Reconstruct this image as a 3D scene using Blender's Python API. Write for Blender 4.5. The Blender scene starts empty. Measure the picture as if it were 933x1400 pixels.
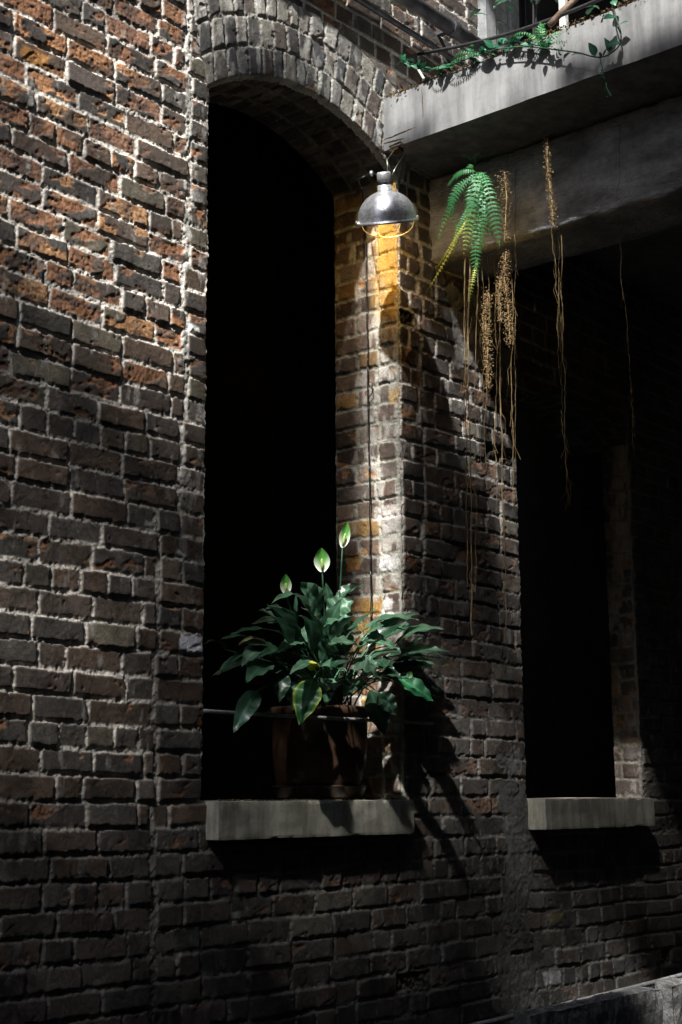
import bpy, math, random
import numpy as np
from mathutils import Vector, Matrix

# ------------------------------------------------------------------ camera, world, sun
scene = bpy.context.scene
COL = scene.collection
CAM_F, CAM_CX, CAM_CY = 2026.5, 466.5, 700.0
PITCH, YAW, ROLL = .19143, .69777, -.00707
cF = np.array([math.cos(YAW)*math.cos(PITCH), math.sin(YAW)*math.cos(PITCH), math.sin(PITCH)])
cR0 = np.array([math.sin(YAW), -math.cos(YAW), 0.0])
cU0 = np.cross(cR0, cF)
cR = cR0*math.cos(ROLL) + cU0*math.sin(ROLL)
cU = -cR0*math.sin(ROLL) + cU0*math.cos(ROLL)
cam_d = bpy.data.cameras.new('camera')
cam = bpy.data.objects.new('camera', cam_d)
COL.objects.link(cam)
M = Matrix.Identity(4)
for i in range(3):
    M[i][0], M[i][1], M[i][2] = cR[i], cU[i], -cF[i]
cam.matrix_world = M
cam_d.sensor_fit = 'VERTICAL'
cam_d.sensor_height = 36
cam_d.lens = 36*CAM_F/1400
cam_d.clip_start = .05
cam_d.clip_end = 500
scene.camera = cam

SUN_EL, SUN_AZ = math.radians(48), math.radians(24)     # azimuth = angle between the sunbeam and the wall plane
sd = np.array([math.cos(SUN_EL)*math.cos(SUN_AZ), math.cos(SUN_EL)*math.sin(SUN_AZ), -math.sin(SUN_EL)])
sun_d = bpy.data.lights.new('sun', 'SUN')
sun_d.energy = 5.0
sun_d.angle = math.radians(1.4)
sun_d.color = (1.0, .975, .94)
sun = bpy.data.objects.new('sun', sun_d)
COL.objects.link(sun)
sun.location = (-4, -2, 9)
sun.rotation_euler = Vector(tuple(sd)).to_track_quat('-Z', 'Y').to_euler()

world = bpy.data.worlds.new('World')
scene.world = world
world.use_nodes = True
wn = world.node_tree
sky = wn.nodes.new('ShaderNodeTexSky')
sky.sky_type = 'NISHITA'
sky.sun_disc = False
sky.sun_elevation = SUN_EL
sky.sun_rotation = math.atan2(-sd[0], -sd[1])
wn.links.new(sky.outputs[0], wn.nodes['Background'].inputs[0])
wn.nodes['Background'].inputs[1].default_value = .15
scene.view_settings.view_transform = 'Standard'
scene.view_settings.look = 'None'
scene.view_settings.exposure = 1.25
scene.view_settings.gamma = 1
scene.cycles.use_denoising = True
scene.cycles.max_bounces = 6

# ------------------------------------------------------------------ helpers
rnd = random.Random(7)
D = 3.40          # plane of the wall's outer face


def ray(x, y):
    return cF + cR*(x-CAM_CX)/CAM_F - cU*(y-CAM_CY)/CAM_F


def onY(x, y, d):
    r = ray(x, y)
    return Vector(tuple(r*d/r[1]))


def onX(x, y, d):
    r = ray(x, y)
    return Vector(tuple(r*d/r[0]))


def tag(o, label=None, cat=None, group=None, kind=None):
    if label: o['label'] = label
    if cat: o['category'] = cat
    if group: o['group'] = group
    if kind: o['kind'] = kind
    return o


def empty(name, loc, label, cat, group=None):
    o = bpy.data.objects.new(name, None)
    COL.objects.link(o)
    o.location = loc
    o.empty_display_size = .1
    tag(o, label, cat, group)
    bpy.context.view_layer.update()
    return o


class MB:
    def __init__(s):
        s.v = []; s.f = []; s.uv = None; s.at = []

    def add(s, vs, fs, a=0.0):
        b = len(s.v)
        s.v += [tuple(v) for v in vs]
        s.f += [tuple(i+b for i in q) for q in fs]
        s.at += [a]*len(vs) if not isinstance(a, (list, tuple)) else list(a)

    def box(s, x0, x1, y0, y1, z0, z1):
        s.add([(x0, y0, z0), (x1, y0, z0), (x1, y1, z0), (x0, y1, z0), (x0, y0, z1), (x1, y0, z1), (x1, y1, z1), (x0, y1, z1)],
              [(0, 3, 2, 1), (4, 5, 6, 7), (0, 1, 5, 4), (1, 2, 6, 5), (2, 3, 7, 6), (3, 0, 4, 7)])

    def tube(s, pts, rad, n=8, cap=True):
        pts = [Vector(p) for p in pts]
        rads = rad if isinstance(rad, (list, tuple)) else [rad]*len(pts)
        vs = []; fs = []
        prev = None
        for i, p in enumerate(pts):
            t = (pts[min(i+1, len(pts)-1)] - pts[max(i-1, 0)])
            if t.length < 1e-9: t = Vector((0, 0, 1))
            t.normalize()
            if prev is None:
                u = t.orthogonal().normalized()
            else:
                u = (prev - t*prev.dot(t))
                u = u.normalized() if u.length > 1e-6 else t.orthogonal().normalized()
            prev = u
            w = t.cross(u)
            for k in range(n):
                a = 2*math.pi*k/n
                vs.append(p + (u*math.cos(a) + w*math.sin(a))*rads[i])
        for i in range(len(pts)-1):
            for k in range(n):
                fs.append((i*n+k, i*n+(k+1) % n, (i+1)*n+(k+1) % n, (i+1)*n+k))
        if cap:
            fs.append(tuple(range(n))[::-1]); fs.append(tuple((len(pts)-1)*n+k for k in range(n)))
        s.add(vs, fs)

    def lathe(s, prof, c=(0, 0, 0), n=40, mat=None):
        vs = []; fs = []
        c = Vector(c)
        for r, z in prof:
            for k in range(n):
                a = 2*math.pi*k/n
                v = Vector((r*math.cos(a), r*math.sin(a), z))
                if mat: v = mat @ v
                vs.append(c+v)
        for i in range(len(prof)-1):
            for k in range(n):
                fs.append((i*n+k, i*n+(k+1) % n, (i+1)*n+(k+1) % n, (i+1)*n+k))
        s.add(vs, fs)

    def build(s, name, mat, parent=None, smooth=False, bevel=0):
        me = bpy.data.meshes.new(name)
        me.from_pydata(s.v, [], s.f)
        if any(s.at):
            at = me.attributes.new('shade', 'FLOAT', 'POINT')
            at.data.foreach_set('value', s.at)
        me.materials.append(mat)
        if smooth:
            me.polygons.foreach_set('use_smooth', [True]*len(me.polygons))
        me.update()
        o = bpy.data.objects.new(name, me)
        COL.objects.link(o)
        if parent:
            o.parent = parent
            o.matrix_parent_inverse = parent.matrix_world.inverted()
        if bevel:
            b = o.modifiers.new('bevel', 'BEVEL'); b.width = bevel; b.segments = 2; b.limit_method = 'ANGLE'
        return o


# ---- numpy noise
def _hash(i, j, seed):
    n = (i.astype(np.int64)*374761393 + j.astype(np.int64)*668265263 + seed*1442695041) & 0xFFFFFFFF
    n = ((n ^ (n >> 13))*1274126177) & 0xFFFFFFFF
    n = (n ^ (n >> 16)) & 0xFFFFFF
    return n/float(0xFFFFFF)


def vn(x, y, seed=0):
    x0 = np.floor(x); y0 = np.floor(y)
    fx = x-x0; fy = y-y0
    fx = fx*fx*(3-2*fx); fy = fy*fy*(3-2*fy)
    a = _hash(x0, y0, seed); b = _hash(x0+1, y0, seed); c = _hash(x0, y0+1, seed); d = _hash(x0+1, y0+1, seed)
    return (a*(1-fx)+b*fx)*(1-fy)+(c*(1-fx)+d*fx)*fy


def fbm(x, y, seed=0, o=3):
    s = 0; a = .5; t = 0
    for k in range(o):
        s = s + a*vn(x*2**k + 13.7*k, y*2**k + 7.1*k, seed+k*17); t += a; a *= .5
    return s/t          # 0..1, mean .5


def sst(a, b, x):
    t = np.clip((x-a)/(b-a), 0, 1)
    return t*t*(3-2*t)


CH = .0762


def row_joints(segs, row, zc, seed):
    r = random.Random(row*7919+seed)
    js = []
    header = (row % 6 == 2)
    for (a, b, kind) in segs:
        L = b-a
        if kind == 'void':
            js += [(a, 0), (b, 0)]; continue
        base = .105 if (header or kind == 'head') else .208
        n = max(1, round(L/base))
        off = 0
        if kind == 'run':
            x = a + (0 if header else (-.104 if row % 2 else 0)) + r.uniform(-.02, .02)
            js.append((a, 1))
            x += base*r.uniform(.9, 1.1)
            while x < b-.05:
                if x > a+.045: js.append((x, 0))
                q = base if r.random() > .1 else (.105 if base > .15 else .208)
                x += q*r.uniform(.93, 1.07)
            js.append((b, 0))
        else:
            js.append((a, 1))
            if kind == 'quoin':
                if L > .15 and row % 2: js.append((a+L*.5+r.uniform(-.01, .01), 0))
            elif kind == 'rev':
                if row % 2: js += [(a+L*.33+r.uniform(-.015, .015), 0)]
                else: js += [(a+L*.64+r.uniform(-.015, .015), 0)] + ([(a+L*.3, 0)] if r.random() < .5 else [])
            js.append((b, 0))
    xs = sorted(set(j[0] for j in js))
    wide = {j[0] for j in js if j[1]}
    return np.array(xs), np.array([1.0 if x in wide else 0.0 for x in xs])


def brick_cells(X, Z, segs_fn, seed):
    """X, Z: warped coords. Returns id, dx, dz, joint width factor."""
    row = np.floor(Z/CH).astype(int)
    dz = np.minimum(Z-row*CH, (row+1)*CH-Z)
    fz = (Z-row*CH)/CH
    cid = np.zeros(X.shape); dx = np.ones(X.shape); fx = np.zeros(X.shape); wd = np.zeros(X.shape); L = np.ones(X.shape)*.1
    for rr in range(row.min(), row.max()+1):
        m = row == rr
        if not m.any(): continue
        xs, w = row_joints(segs_fn(rr, (rr+.5)*CH), rr, 0, seed)
        x = X[m]
        k = np.clip(np.searchsorted(xs, x)-1, 0, len(xs)-2)
        l = x-xs[k]; r = xs[k+1]-x
        dx[m] = np.minimum(l, r)
        wd[m] = np.where(l < r, w[k], w[k+1])
        fx[m] = l/(xs[k+1]-xs[k]); L[m] = xs[k+1]-xs[k]
        cid[m] = rr*131.0 + k
    return cid, dx, dz, fx, fz, wd, L, row


def crand(cid, s):
    return _hash(np.floor(cid), np.floor(cid*0+s*91), s)


def mixc(a, b, t):
    return a*(1-t[..., None]) + b*t[..., None]


def brick_shade(U, V, cells, seed, style):
    """returns outward height (m) and base colour"""
    cid, dx, dz, fx, fz, wd, L, row = cells
    r1, r2, r3, r4, r5 = [crand(cid, s+seed) for s in (1, 2, 3, 4, 5)]
    n1 = fbm(U*28, V*28, seed+3, 3)-.5
    n2 = fbm(U*75, V*75, seed+5, 3)-.5
    n3 = fbm(U*10, V*10, seed+9, 3)-.5
    n4 = vn(U*210, V*210, seed+12)-.5
    wob = n1*.007 + n2*.006 + n4*.0022
    rr = .007
    ddx = dx - .0035 - wd*.006*(.4+fbm(U*9, V*14, seed+33, 2)*1.4)
    ddz = dz - .0045 - (crand(cid, seed+41)-.5)*.003
    ax = np.maximum(rr-ddx, 0); az = np.maximum(rr-ddz, 0)
    d = rr-np.hypot(ax, az)+wob-.001 - (style.get('mort', 0))
    b = sst(0, .0035, d)
    crown = sst(0, .02, d)
    tilt = (fx-.5)*(r2-.5)*.009 + (fz-.5)*(r3-.5)*.008
    raw_p = style['raw'](U, V)
    chipn = fbm((U+V*.7)*12+cid*3.3, (V-U*.35)*26+cid*1.7, seed+21, 4)
    th = .80 - raw_p*.38 - (r4-.5)*.34
    chip = sst(th-.02, th+.03, chipn)
    hb = (r1-.5)*.007 + tilt + n1*.0024 + n2*.0015 + n4*.0013 + crown*.0006 - chip*(.0024+n2*.006 + n4*.0045)
    miss = (r5 > .993)*sst(.0, .01, d)
    hb = hb - miss*(.022+n2*.02)
    hm = -.0050 + n1*.006 + n2*.006 + n4*.0045 + n3*.006
    sm = style['smear'](U, V) + n1*.55 + n3*.5 + n2*.25
    sm = sst(.50, .62, sm)
    smh = -.001 + n1*.006+n2*.005+n4*.001
    h = hm*(1-b)+hb*b
    h = h*(1-sm*.85) + smh*sm*.85
    # colour
    pal = np.array(style['skin']); k = (crand(cid, seed+8)*len(pal)).astype(int).clip(0, len(pal)-1)
    skin = pal[k]*(.75+.5*crand(cid, seed+11))[..., None]
    skin = skin*(1+ (n1*.8+n2*.5))[..., None]
    palr = np.array(style['rawc']); k = (crand(cid, seed+18)*len(palr)).astype(int).clip(0, len(palr)-1)
    rawc = palr[k]*(.85+.5*crand(cid, seed+12))[..., None]*(1+n2*1.2+n1*.5)[..., None]
    rawc = mixc(rawc, np.array((.07, .05, .04)), sst(.52, .66, fbm(U*16+cid, V*30, seed+51, 3))*.75)
    c = mixc(skin, rawc, chip)
    wash = sst(.56, .72, fbm(U*30, V*12, seed+61, 4) + style['wash'](U, V))
    c = mixc(c, np.array(style['washc']), wash*.8)
    mc = np.array(style['mortc'])*(1+n1*.7+n2*.5+n3*.5)[..., None]
    c = mixc(c, mc, 1-b)
    mc2 = np.array(style['smearc'])*(1+n1*.5+n2*.5)[..., None]
    c = mixc(c, mc2, sm)
    dirt = sst(.5, .75, fbm(U*6, V*3.5, seed+71, 4))
    c = c*(1-.45*dirt)[..., None]
    return h, np.clip(c, .008, .9)


def grid_mesh(name, P, C, mat, parent, keep=None, flip=False, label=None):
    nz, nx = P.shape[:2]
    idx = np.arange(nz*nx).reshape(nz, nx)
    q = np.stack([idx[:-1, :-1], idx[:-1, 1:], idx[1:, 1:], idx[1:, :-1]], -1)
    if flip: q = q[..., ::-1]
    q = q[keep] if keep is not None else q.reshape(-1, 4)
    q = q.reshape(-1, 4)
    used = np.unique(q)
    remap = np.zeros(nz*nx, dtype=np.int32); remap[used] = np.arange(len(used))
    q = remap[q].astype(np.int32)
    pts = P.reshape(-1, 3)[used].astype(np.float32)
    cols = C.reshape(-1, 3)[used]
    me = bpy.data.meshes.new(name)
    me.vertices.add(len(pts)); me.vertices.foreach_set('co', pts.ravel())
    me.loops.add(q.size); me.loops.foreach_set('vertex_index', q.ravel())
    me.polygons.add(len(q))
    me.polygons.foreach_set('loop_start', np.arange(0, q.size, 4, dtype=np.int32))
    me.polygons.foreach_set('loop_total', np.full(len(q), 4, dtype=np.int32))
    me.polygons.foreach_set('use_smooth', np.ones(len(q), dtype=bool))
    me.update(calc_edges=True)
    a = me.attributes.new('tone', 'FLOAT_COLOR', 'POINT')
    c4 = np.ones((len(pts), 4), dtype=np.float32); c4[:, :3] = cols
    a.data.foreach_set('color', c4.ravel())
    me.materials.append(mat)
    o = bpy.data.objects.new(name, me)
    COL.objects.link(o)
    if parent:
        o.parent = parent
        o.matrix_parent_inverse = parent.matrix_world.inverted()
    if label: o['label'] = label
    return o


# ------------------------------------------------------------------ materials
def new_mat(name):
    m = bpy.data.materials.new(name); m.use_nodes = True
    nt = m.node_tree
    return m, nt, nt.nodes['Principled BSDF']


def N(nt, typ, **kw):
    n = nt.nodes.new(typ)
    for k, v in kw.items():
        if k in n.inputs: n.inputs[k].default_value = v
        else: setattr(n, k, v)
    return n


def noise_mat(name, c1, c2, scale=20, rough=.8, bump=.3, bscale=120, metal=0, detail=6, lo=.35, hi=.65, spec=.3, stretch=None, bdist=.004, spk=.62):
    m, nt, b = new_mat(name)
    geo = N(nt, 'ShaderNodeTexCoord')
    mp = N(nt, 'ShaderNodeMapping')
    if stretch: mp.inputs['Scale'].default_value = stretch
    nt.links.new(geo.outputs['Object'], mp.inputs[0])
    n = N(nt, 'ShaderNodeTexNoise', Scale=scale, Detail=detail, Roughness=.6)
    nt.links.new(mp.outputs[0], n.inputs['Vector'])
    r = N(nt, 'ShaderNodeValToRGB')
    r.color_ramp.elements[0].position = lo; r.color_ramp.elements[1].position = hi
    r.color_ramp.elements[0].color = (*c1, 1); r.color_ramp.elements[1].color = (*c2, 1)
    nt.links.new(n.outputs[0], r.inputs[0])
    sp = N(nt, 'ShaderNodeTexNoise', Scale=scale*7, Detail=7, Roughness=.7)
    nt.links.new(geo.outputs['Object'], sp.inputs['Vector'])
    sm = N(nt, 'ShaderNodeMapRange')
    sm.inputs['From Min'].default_value = .36; sm.inputs['From Max'].default_value = .56
    sm.inputs['To Min'].default_value = spk; sm.inputs['To Max'].default_value = 1.05
    nt.links.new(sp.outputs[0], sm.inputs[0])
    sv = N(nt, 'ShaderNodeVectorMath', operation='SCALE')
    nt.links.new(r.outputs[0], sv.inputs[0]); nt.links.new(sm.outputs[0], sv.inputs['Scale'])
    nt.links.new(sv.outputs[0], b.inputs['Base Color'])
    b.inputs['Roughness'].default_value = rough
    b.inputs['Metallic'].default_value = metal
    b.inputs['Specular IOR Level'].default_value = spec
    if bump:
        n2 = N(nt, 'ShaderNodeTexNoise', Scale=bscale, Detail=5, Roughness=.65)
        nt.links.new(mp.outputs[0], n2.inputs['Vector'])
        bp = N(nt, 'ShaderNodeBump', Strength=bump, Distance=bdist)
        nt.links.new(n2.outputs[0], bp.inputs['Height'])
        nt.links.new(bp.outputs[0], b.inputs['Normal'])
    return m


def wall_mat(name, rough=.82):
    m, nt, b = new_mat(name)
    at = N(nt, 'ShaderNodeAttribute', attribute_name='tone')
    tc = N(nt, 'ShaderNodeTexCoord')
    n = N(nt, 'ShaderNodeTexNoise', Scale=160, Detail=6, Roughness=.7)
    nt.links.new(tc.outputs['Object'], n.inputs['Vector'])
    mr = N(nt, 'ShaderNodeMapRange')
    mr.inputs['From Min'].default_value = .3; mr.inputs['From Max'].default_value = .7
    mr.inputs['To Min'].default_value = .45; mr.inputs['To Max'].default_value = 1.6
    nt.links.new(n.outputs[0], mr.inputs[0])
    mx = N(nt, 'ShaderNodeVectorMath', operation='SCALE')
    nt.links.new(at.outputs['Color'], mx.inputs[0]); nt.links.new(mr.outputs[0], mx.inputs['Scale'])
    nt.links.new(mx.outputs[0], b.inputs['Base Color'])
    n2 = N(nt, 'ShaderNodeTexNoise', Scale=260, Detail=5, Roughness=.75)
    nt.links.new(tc.outputs['Object'], n2.inputs['Vector'])
    bp = N(nt, 'ShaderNodeBump', Strength=.9, Distance=.0035)
    nt.links.new(n2.outputs[0], bp.inputs['Height'])
    nt.links.new(bp.outputs[0], b.inputs['Normal'])
    n3 = N(nt, 'ShaderNodeTexNoise', Scale=14, Detail=4)
    nt.links.new(tc.outputs['Object'], n3.inputs['Vector'])
    mr2 = N(nt, 'ShaderNodeMapRange')
    mr2.inputs['From Min'].default_value = .35; mr2.inputs['From Max'].default_value = .65
    mr2.inputs['To Min'].default_value = rough-.42; mr2.inputs['To Max'].default_value = rough+.08
    nt.links.new(n3.outputs[0], mr2.inputs[0]); nt.links.new(mr2.outputs[0], b.inputs['Roughness'])
    b.inputs['Specular IOR Level'].default_value = .5
    return m


def leaf_mat(name, c1, c2, edge=None, rough=.3, trans=.2, scale=14):
    m, nt, b = new_mat(name)
    at = N(nt, 'ShaderNodeAttribute', attribute_name='shade')     # 0 midrib .. 1 margin
    tc = N(nt, 'ShaderNodeTexCoord')
    n = N(nt, 'ShaderNodeTexNoise', Scale=scale, Detail=4)
    nt.links.new(tc.outputs['Object'], n.inputs['Vector'])
    r = N(nt, 'ShaderNodeValToRGB')
    r.color_ramp.elements[0].position = .35; r.color_ramp.elements[1].position = .68
    r.color_ramp.elements[0].color = (*c1, 1); r.color_ramp.elements[1].color = (*c2, 1)
    nt.links.new(n.outputs[0], r.inputs[0])
    last = r.outputs[0]
    if edge:
        rr = N(nt, 'ShaderNodeValToRGB')
        rr.color_ramp.elements[0].position = edge[1]; rr.color_ramp.elements[1].position = edge[2]
        rr.color_ramp.elements[0].color = (0, 0, 0, 1); rr.color_ramp.elements[1].color = (1, 1, 1, 1)
        nt.links.new(at.outputs['Fac'], rr.inputs[0])
        mx = N(nt, 'ShaderNodeMix', data_type='RGBA')
        nt.links.new(rr.outputs[0], mx.inputs['Factor'])
        nt.links.new(last, mx.inputs[6]); mx.inputs[7].default_value = (*edge[0], 1)
        last = mx.outputs[2]
    mid = N(nt, 'ShaderNodeMapRange')
    mid.inputs['From Min'].default_value = .0; mid.inputs['From Max'].default_value = .2
    mid.inputs['To Min'].default_value = 1.9; mid.inputs['To Max'].default_value = 1.0
    nt.links.new(at.outputs['Fac'], mid.inputs[0])
    vm = N(nt, 'ShaderNodeVectorMath', operation='SCALE')
    nt.links.new(last, vm.inputs[0]); nt.links.new(mid.outputs[0], vm.inputs['Scale'])
    last = vm.outputs[0]
    nt.links.new(last, b.inputs['Base Color'])
    b.inputs['Roughness'].default_value = rough
    b.inputs['Specular IOR Level'].default_value = .5
    n2 = N(nt, 'ShaderNodeTexNoise', Scale=60, Detail=3)
    nt.links.new(tc.outputs['Object'], n2.inputs['Vector'])
    bp = N(nt, 'ShaderNodeBump', Strength=.35, Distance=.003)
    nt.links.new(n2.outputs[0], bp.inputs['Height']); nt.links.new(bp.outputs[0], b.inputs['Normal'])
    tr = N(nt, 'ShaderNodeBsdfTranslucent')
    nt.links.new(last, tr.inputs['Color'])
    ms = N(nt, 'ShaderNodeMixShader'); ms.inputs[0].default_value = trans
    out = nt.nodes['Material Output']
    nt.links.new(b.outputs[0], ms.inputs[1]); nt.links.new(tr.outputs[0], ms.inputs[2])
    nt.links.new(ms.outputs[0], out.inputs['Surface'])
    return m


m_brick = wall_mat('old brick and mortar')
m_sill = noise_mat('cast stone sill', (.27, .26, .205), (.48, .465, .39), 9, .85, .35, 160, stretch=(3, 3, .4), spk=.85)
m_slab = noise_mat('weathered painted concrete', (.13, .13, .13), (.255, .255, .253), 5, .8, .18, 110, stretch=(3, 3, .35), detail=10, spk=.9)
m_beam = noise_mat('dark stained concrete', (.22, .225, .23), (.55, .555, .57), 5, .7, 1, 35, stretch=(1, 1, 2.5), detail=10, bdist=.02, spk=.75)
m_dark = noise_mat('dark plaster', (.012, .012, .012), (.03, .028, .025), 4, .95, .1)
m_opp = noise_mat('dark brick across the alley', (.03, .025, .02), (.06, .05, .045), 6, .95, .2, 40)
m_ground = noise_mat('old asphalt', (.035, .035, .035), (.07, .068, .065), 8, .95, .4, 60)
m_iron = noise_mat('weathered iron', (.05, .05, .05), (.16, .155, .15), 40, .5, .2, 200, metal=.6)
m_pipe2 = noise_mat('worn galvanised rod', (.2, .2, .2), (.4, .4, .39), 30, .5, .1, 100, metal=.3)
m_pipe = noise_mat('dull grey pipe', (.06, .06, .065), (.15, .15, .16), 20, .45, .2, 150, metal=.5)
m_block = noise_mat('rough cast concrete', (.10, .10, .10), (.26, .26, .25), 26, .95, 1, 70, bdist=.012)
m_alu = noise_mat('spun aluminium', (.68, .68, .70), (.9, .9, .92), 10, .3, .25, 30, metal=.8, stretch=(1, 1, 26))
m_cap = noise_mat('pale socket metal', (.32, .32, .33), (.55, .55, .56), 30, .45, .2, 120, metal=.6)
m_wire = noise_mat('galvanised wire', (.4, .38, .33), (.6, .58, .5), 60, .35, 0, metal=.8)
m_brass = noise_mat('brassy cage wire', (.6, .42, .14), (.8, .6, .25), 60, .4, 0, metal=.5)
m_cord = noise_mat('worn black cord', (.01, .01, .01), (.35, .35, .34), 55, .5, .2, 200, lo=.56, hi=.66)
m_cordb = noise_mat('black rubber cord', (.012, .012, .012), (.03, .03, .03), 30, .5, 0)
m_pot = noise_mat('brown glazed clay', (.035, .020, .013), (.07, .040, .026), 12, .3, .15, 60, stretch=(1, 1, 3), spec=.5)
m_soil = noise_mat('potting soil', (.02, .014, .01), (.05, .035, .022), 60, .95, .8, 80)
m_panel = noise_mat('painted boards', (.22, .23, .235), (.34, .35, .35), 6, .7, .15, 60, stretch=(4, 4, .4))
m_wood = noise_mat('weathered branch bark', (.07, .045, .03), (.2, .14, .1), 30, .85, .5, 120)
m_moss = noise_mat('dry moss and litter', (.035, .026, .012), (.17, .11, .05), 70, .95, 1, 140)
m_root = noise_mat('dry hanging root', (.07, .048, .022), (.20, .14, .06), 40, .8, 0)
m_seed = noise_mat('dry seed husks', (.13, .08, .035), (.36, .25, .12), 90, .7, 0)
m_white = noise_mat('weathered white post', (.4, .38, .35), (.6, .58, .54), 20, .8, .2)
m_niche = noise_mat('brown stained wood', (.35, .2, .09), (.5, .3, .13), 12, .8, .2, 60)
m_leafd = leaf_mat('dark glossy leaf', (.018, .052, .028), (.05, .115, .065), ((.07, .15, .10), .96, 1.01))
m_leafm = leaf_mat('pale dusty leaf', (.035, .11, .055), (.11, .21, .13), ((.12, .2, .12), .94, 1.0), rough=.42)
m_leafb = leaf_mat('bright green leaf', (.03, .19, .07), (.06, .30, .12), rough=.4)
m_leafv = leaf_mat('leaf with yellow margin', (.02, .09, .03), (.04, .14, .05), ((.32, .40, .06), .72, 1.0), rough=.4)
m_leafy = leaf_mat('yellow leaf', (.75, .62, .01), (.8, .75, .05), rough=.5)
m_spathe = leaf_mat('white and green spathe', (.72, .78, .62), (.8, .82, .7), ((.13, .42, .08), .25, .62), rough=.45, trans=.35)
m_spadix = noise_mat('spadix', (.25, .35, .1), (.45, .5, .2), 200, .7, .5, 300)
m_stem = noise_mat('green stem', (.012, .05, .025), (.025, .09, .04), 20, .5, 0)
m_fern = leaf_mat('fern frond', (.016, .115, .032), (.045, .21, .055), ((.30, .38, .10), .78, 1.05), rough=.5, trans=.3, scale=7)
m_ferny = leaf_mat('yellowing fern frond', (.10, .15, .02), (.26, .26, .03), rough=.5)
m_ivy = leaf_mat('ivy leaf', (.010, .07, .035), (.02, .13, .06), rough=.45)
m_bulb, nt_, b_ = new_mat('warm glowing bulb')
b_.inputs['Base Color'].default_value = (.9, .7, .4, 1)
b_.inputs['Emission Color'].default_value = (1, .55, .12, 1)
b_.inputs['Emission Strength'].default_value = 3

# ------------------------------------------------------------------ ground
g = MB(); g.box(-60, 60, -60, 60, -1.9, -1.75)
tag(g.build('ground', m_ground), kind='structure')

# ------------------------------------------------------------------ the brick building
XL1, XR1 = 3.372, 4.408          # large opening
XL2, XR2 = 5.24, 6.20            # small opening
YB = 3.725                       # inner end of the reveals
bld = empty('brick_building', (4.4, D, -1.75), 'old red brick building with an arched window opening and lime mortar', 'building')

# non-uniform sampling
def spaced(a, b, s0, s1):
    out = [a]
    while out[-1] < b:
        t = (out[-1]-a)/(b-a)
        out.append(out[-1]+s0*(1-t)+s1*t)
    return np.array(out[:-1])


xa = np.concatenate([np.arange(.6, 2.3, .03), spaced(2.3, 6.75, .0036, .0052), np.arange(6.75, 9.5, .04)])
za = np.concatenate([np.arange(-1.75, -1.1, .03), np.arange(-1.1, 3.62, .0042), np.arange(3.62, 8.5, .05)])
# snap columns on the opening edges
for e in (XL1, XR1, XL2, XR2):
    xa[np.argmin(np.abs(xa-e))] = e
iz0 = np.argmin(np.abs(za-(-.005))); za[iz0] = -.005

AR, AXC, AZT = .86, 3.89, 2.612      # arch radius, centre x, crown height
def arc_z(x):
    return AZT-AR+np.sqrt(np.maximum(AR**2-(x-AXC)**2, 0))


def arc2_z(x):
    r = .95
    return 1.80-r+np.sqrt(np.maximum(r**2-(x-(XL2+XR2)/2)**2, 0))


def segs_wall(rr, zc):
    r = random.Random(rr+500)
    out = [(.3, 3.26 if zc > .95 else 3.16, 'run')]
    a = 3.26 if zc > .95 else 3.16
    a += r.uniform(-.015, .015)
    out = [(.3, a, 'run')]
    if -.02 < zc < 2.45:
        out += [(a, XL1, 'quoin'), (XL1, XR1, 'void')]
        q = 4.555+r.uniform(-.018, .018)
        out += [(XR1, q, 'quoin'), (q, XL2 if -.02 < zc < 1.8 else 10, 'run')]
        if zc < 1.8:
            out += [(XL2, XR2, 'void'), (XR2, 10, 'run')]
    else:
        out += [(a, 10, 'run')]
    return out


def warp(X, Z, seed):
    X2 = X + (fbm(X*7, Z*7, seed+200, 2)-.5)*.008
    Z2 = Z + (fbm(X*1.6, Z*1.2, seed+201, 2)-.5)*.028 + (fbm(X*8, Z*5, seed+202, 2)-.5)*.006
    return X2, Z2


def near(x, c, w):
    return np.exp(-((x-c)/w)**2)


def smear_wall(U, V):
    s = .42*near(U, 3.262, .028)*(V > .9) + .36*near(U, 3.165, .026)*(V < 1.0)*(V > .1)
    s = s + .16*near(U, 3.31, .07)*(V > .6)
    s = s + .34*near(U, 4.555, .03)*(V > .1)*(V < 2.0)
    # plaster patches on the pier
    pl = ((sst(4.98, 5.04, U+.04*np.sin(V*7))*(1-sst(5.22, 5.30, U+.03*np.sin(V*9))))*(1-sst(.02, .14, V))
          + sst(4.95, 5.03, U)*(1-sst(5.2, 5.26, U))*(1-sst(.0, .1, np.abs(V-.15)-.0)))
    s = s + .75*np.clip(pl, 0, 1)
    pl2 = sst(4.66, 4.74, U+.06*np.sin(V*6))*(1-sst(5.15, 5.3, U))*sst(1.62, 1.70, V+.1*np.sin(U*6))*(1-sst(2.05, 2.2, V))
    s = s + .75*pl2
    s = s + .12*sst(5.2, 5.4, U)*(1-sst(-.1, .0, V))
    s = s + .22*(1-sst(.0, .25, np.abs(U-4.75)))*(1-sst(-.02, .3, np.abs(V-.15)))
    return s-.02


def seg_raw(U, V):
    # soft orange cores show mostly on the upper left
    left = 1-sst(3.1, 3.5, U)
    return left*(.0+.85*sst(1.0, 1.7, V)) + (1-left)*(.10+.25*sst(.2, .6, V))


st_wall = dict(
    raw=seg_raw, smear=smear_wall,
    wash=lambda U, V: -.13 + .10*near(U, 3.31, .07)*(V > .5) + .06*sst(4.4, 4.5, U),
    skin=[(.078, .060, .050), (.085, .074, .064), (.095, .070, .053), (.070, .058, .050), (.110, .076, .053), (.090, .080, .068), (.098, .066, .046), (.115, .10, .072), (.088, .066, .052)],
    rawc=[(.34, .165, .075), (.28, .13, .065), (.25, .12, .06), (.36, .19, .085), (.21, .11, .065)],
    washc=(.40, .38, .35), mortc=(.72, .67, .59), smearc=(.40, .395, .36))

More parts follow.
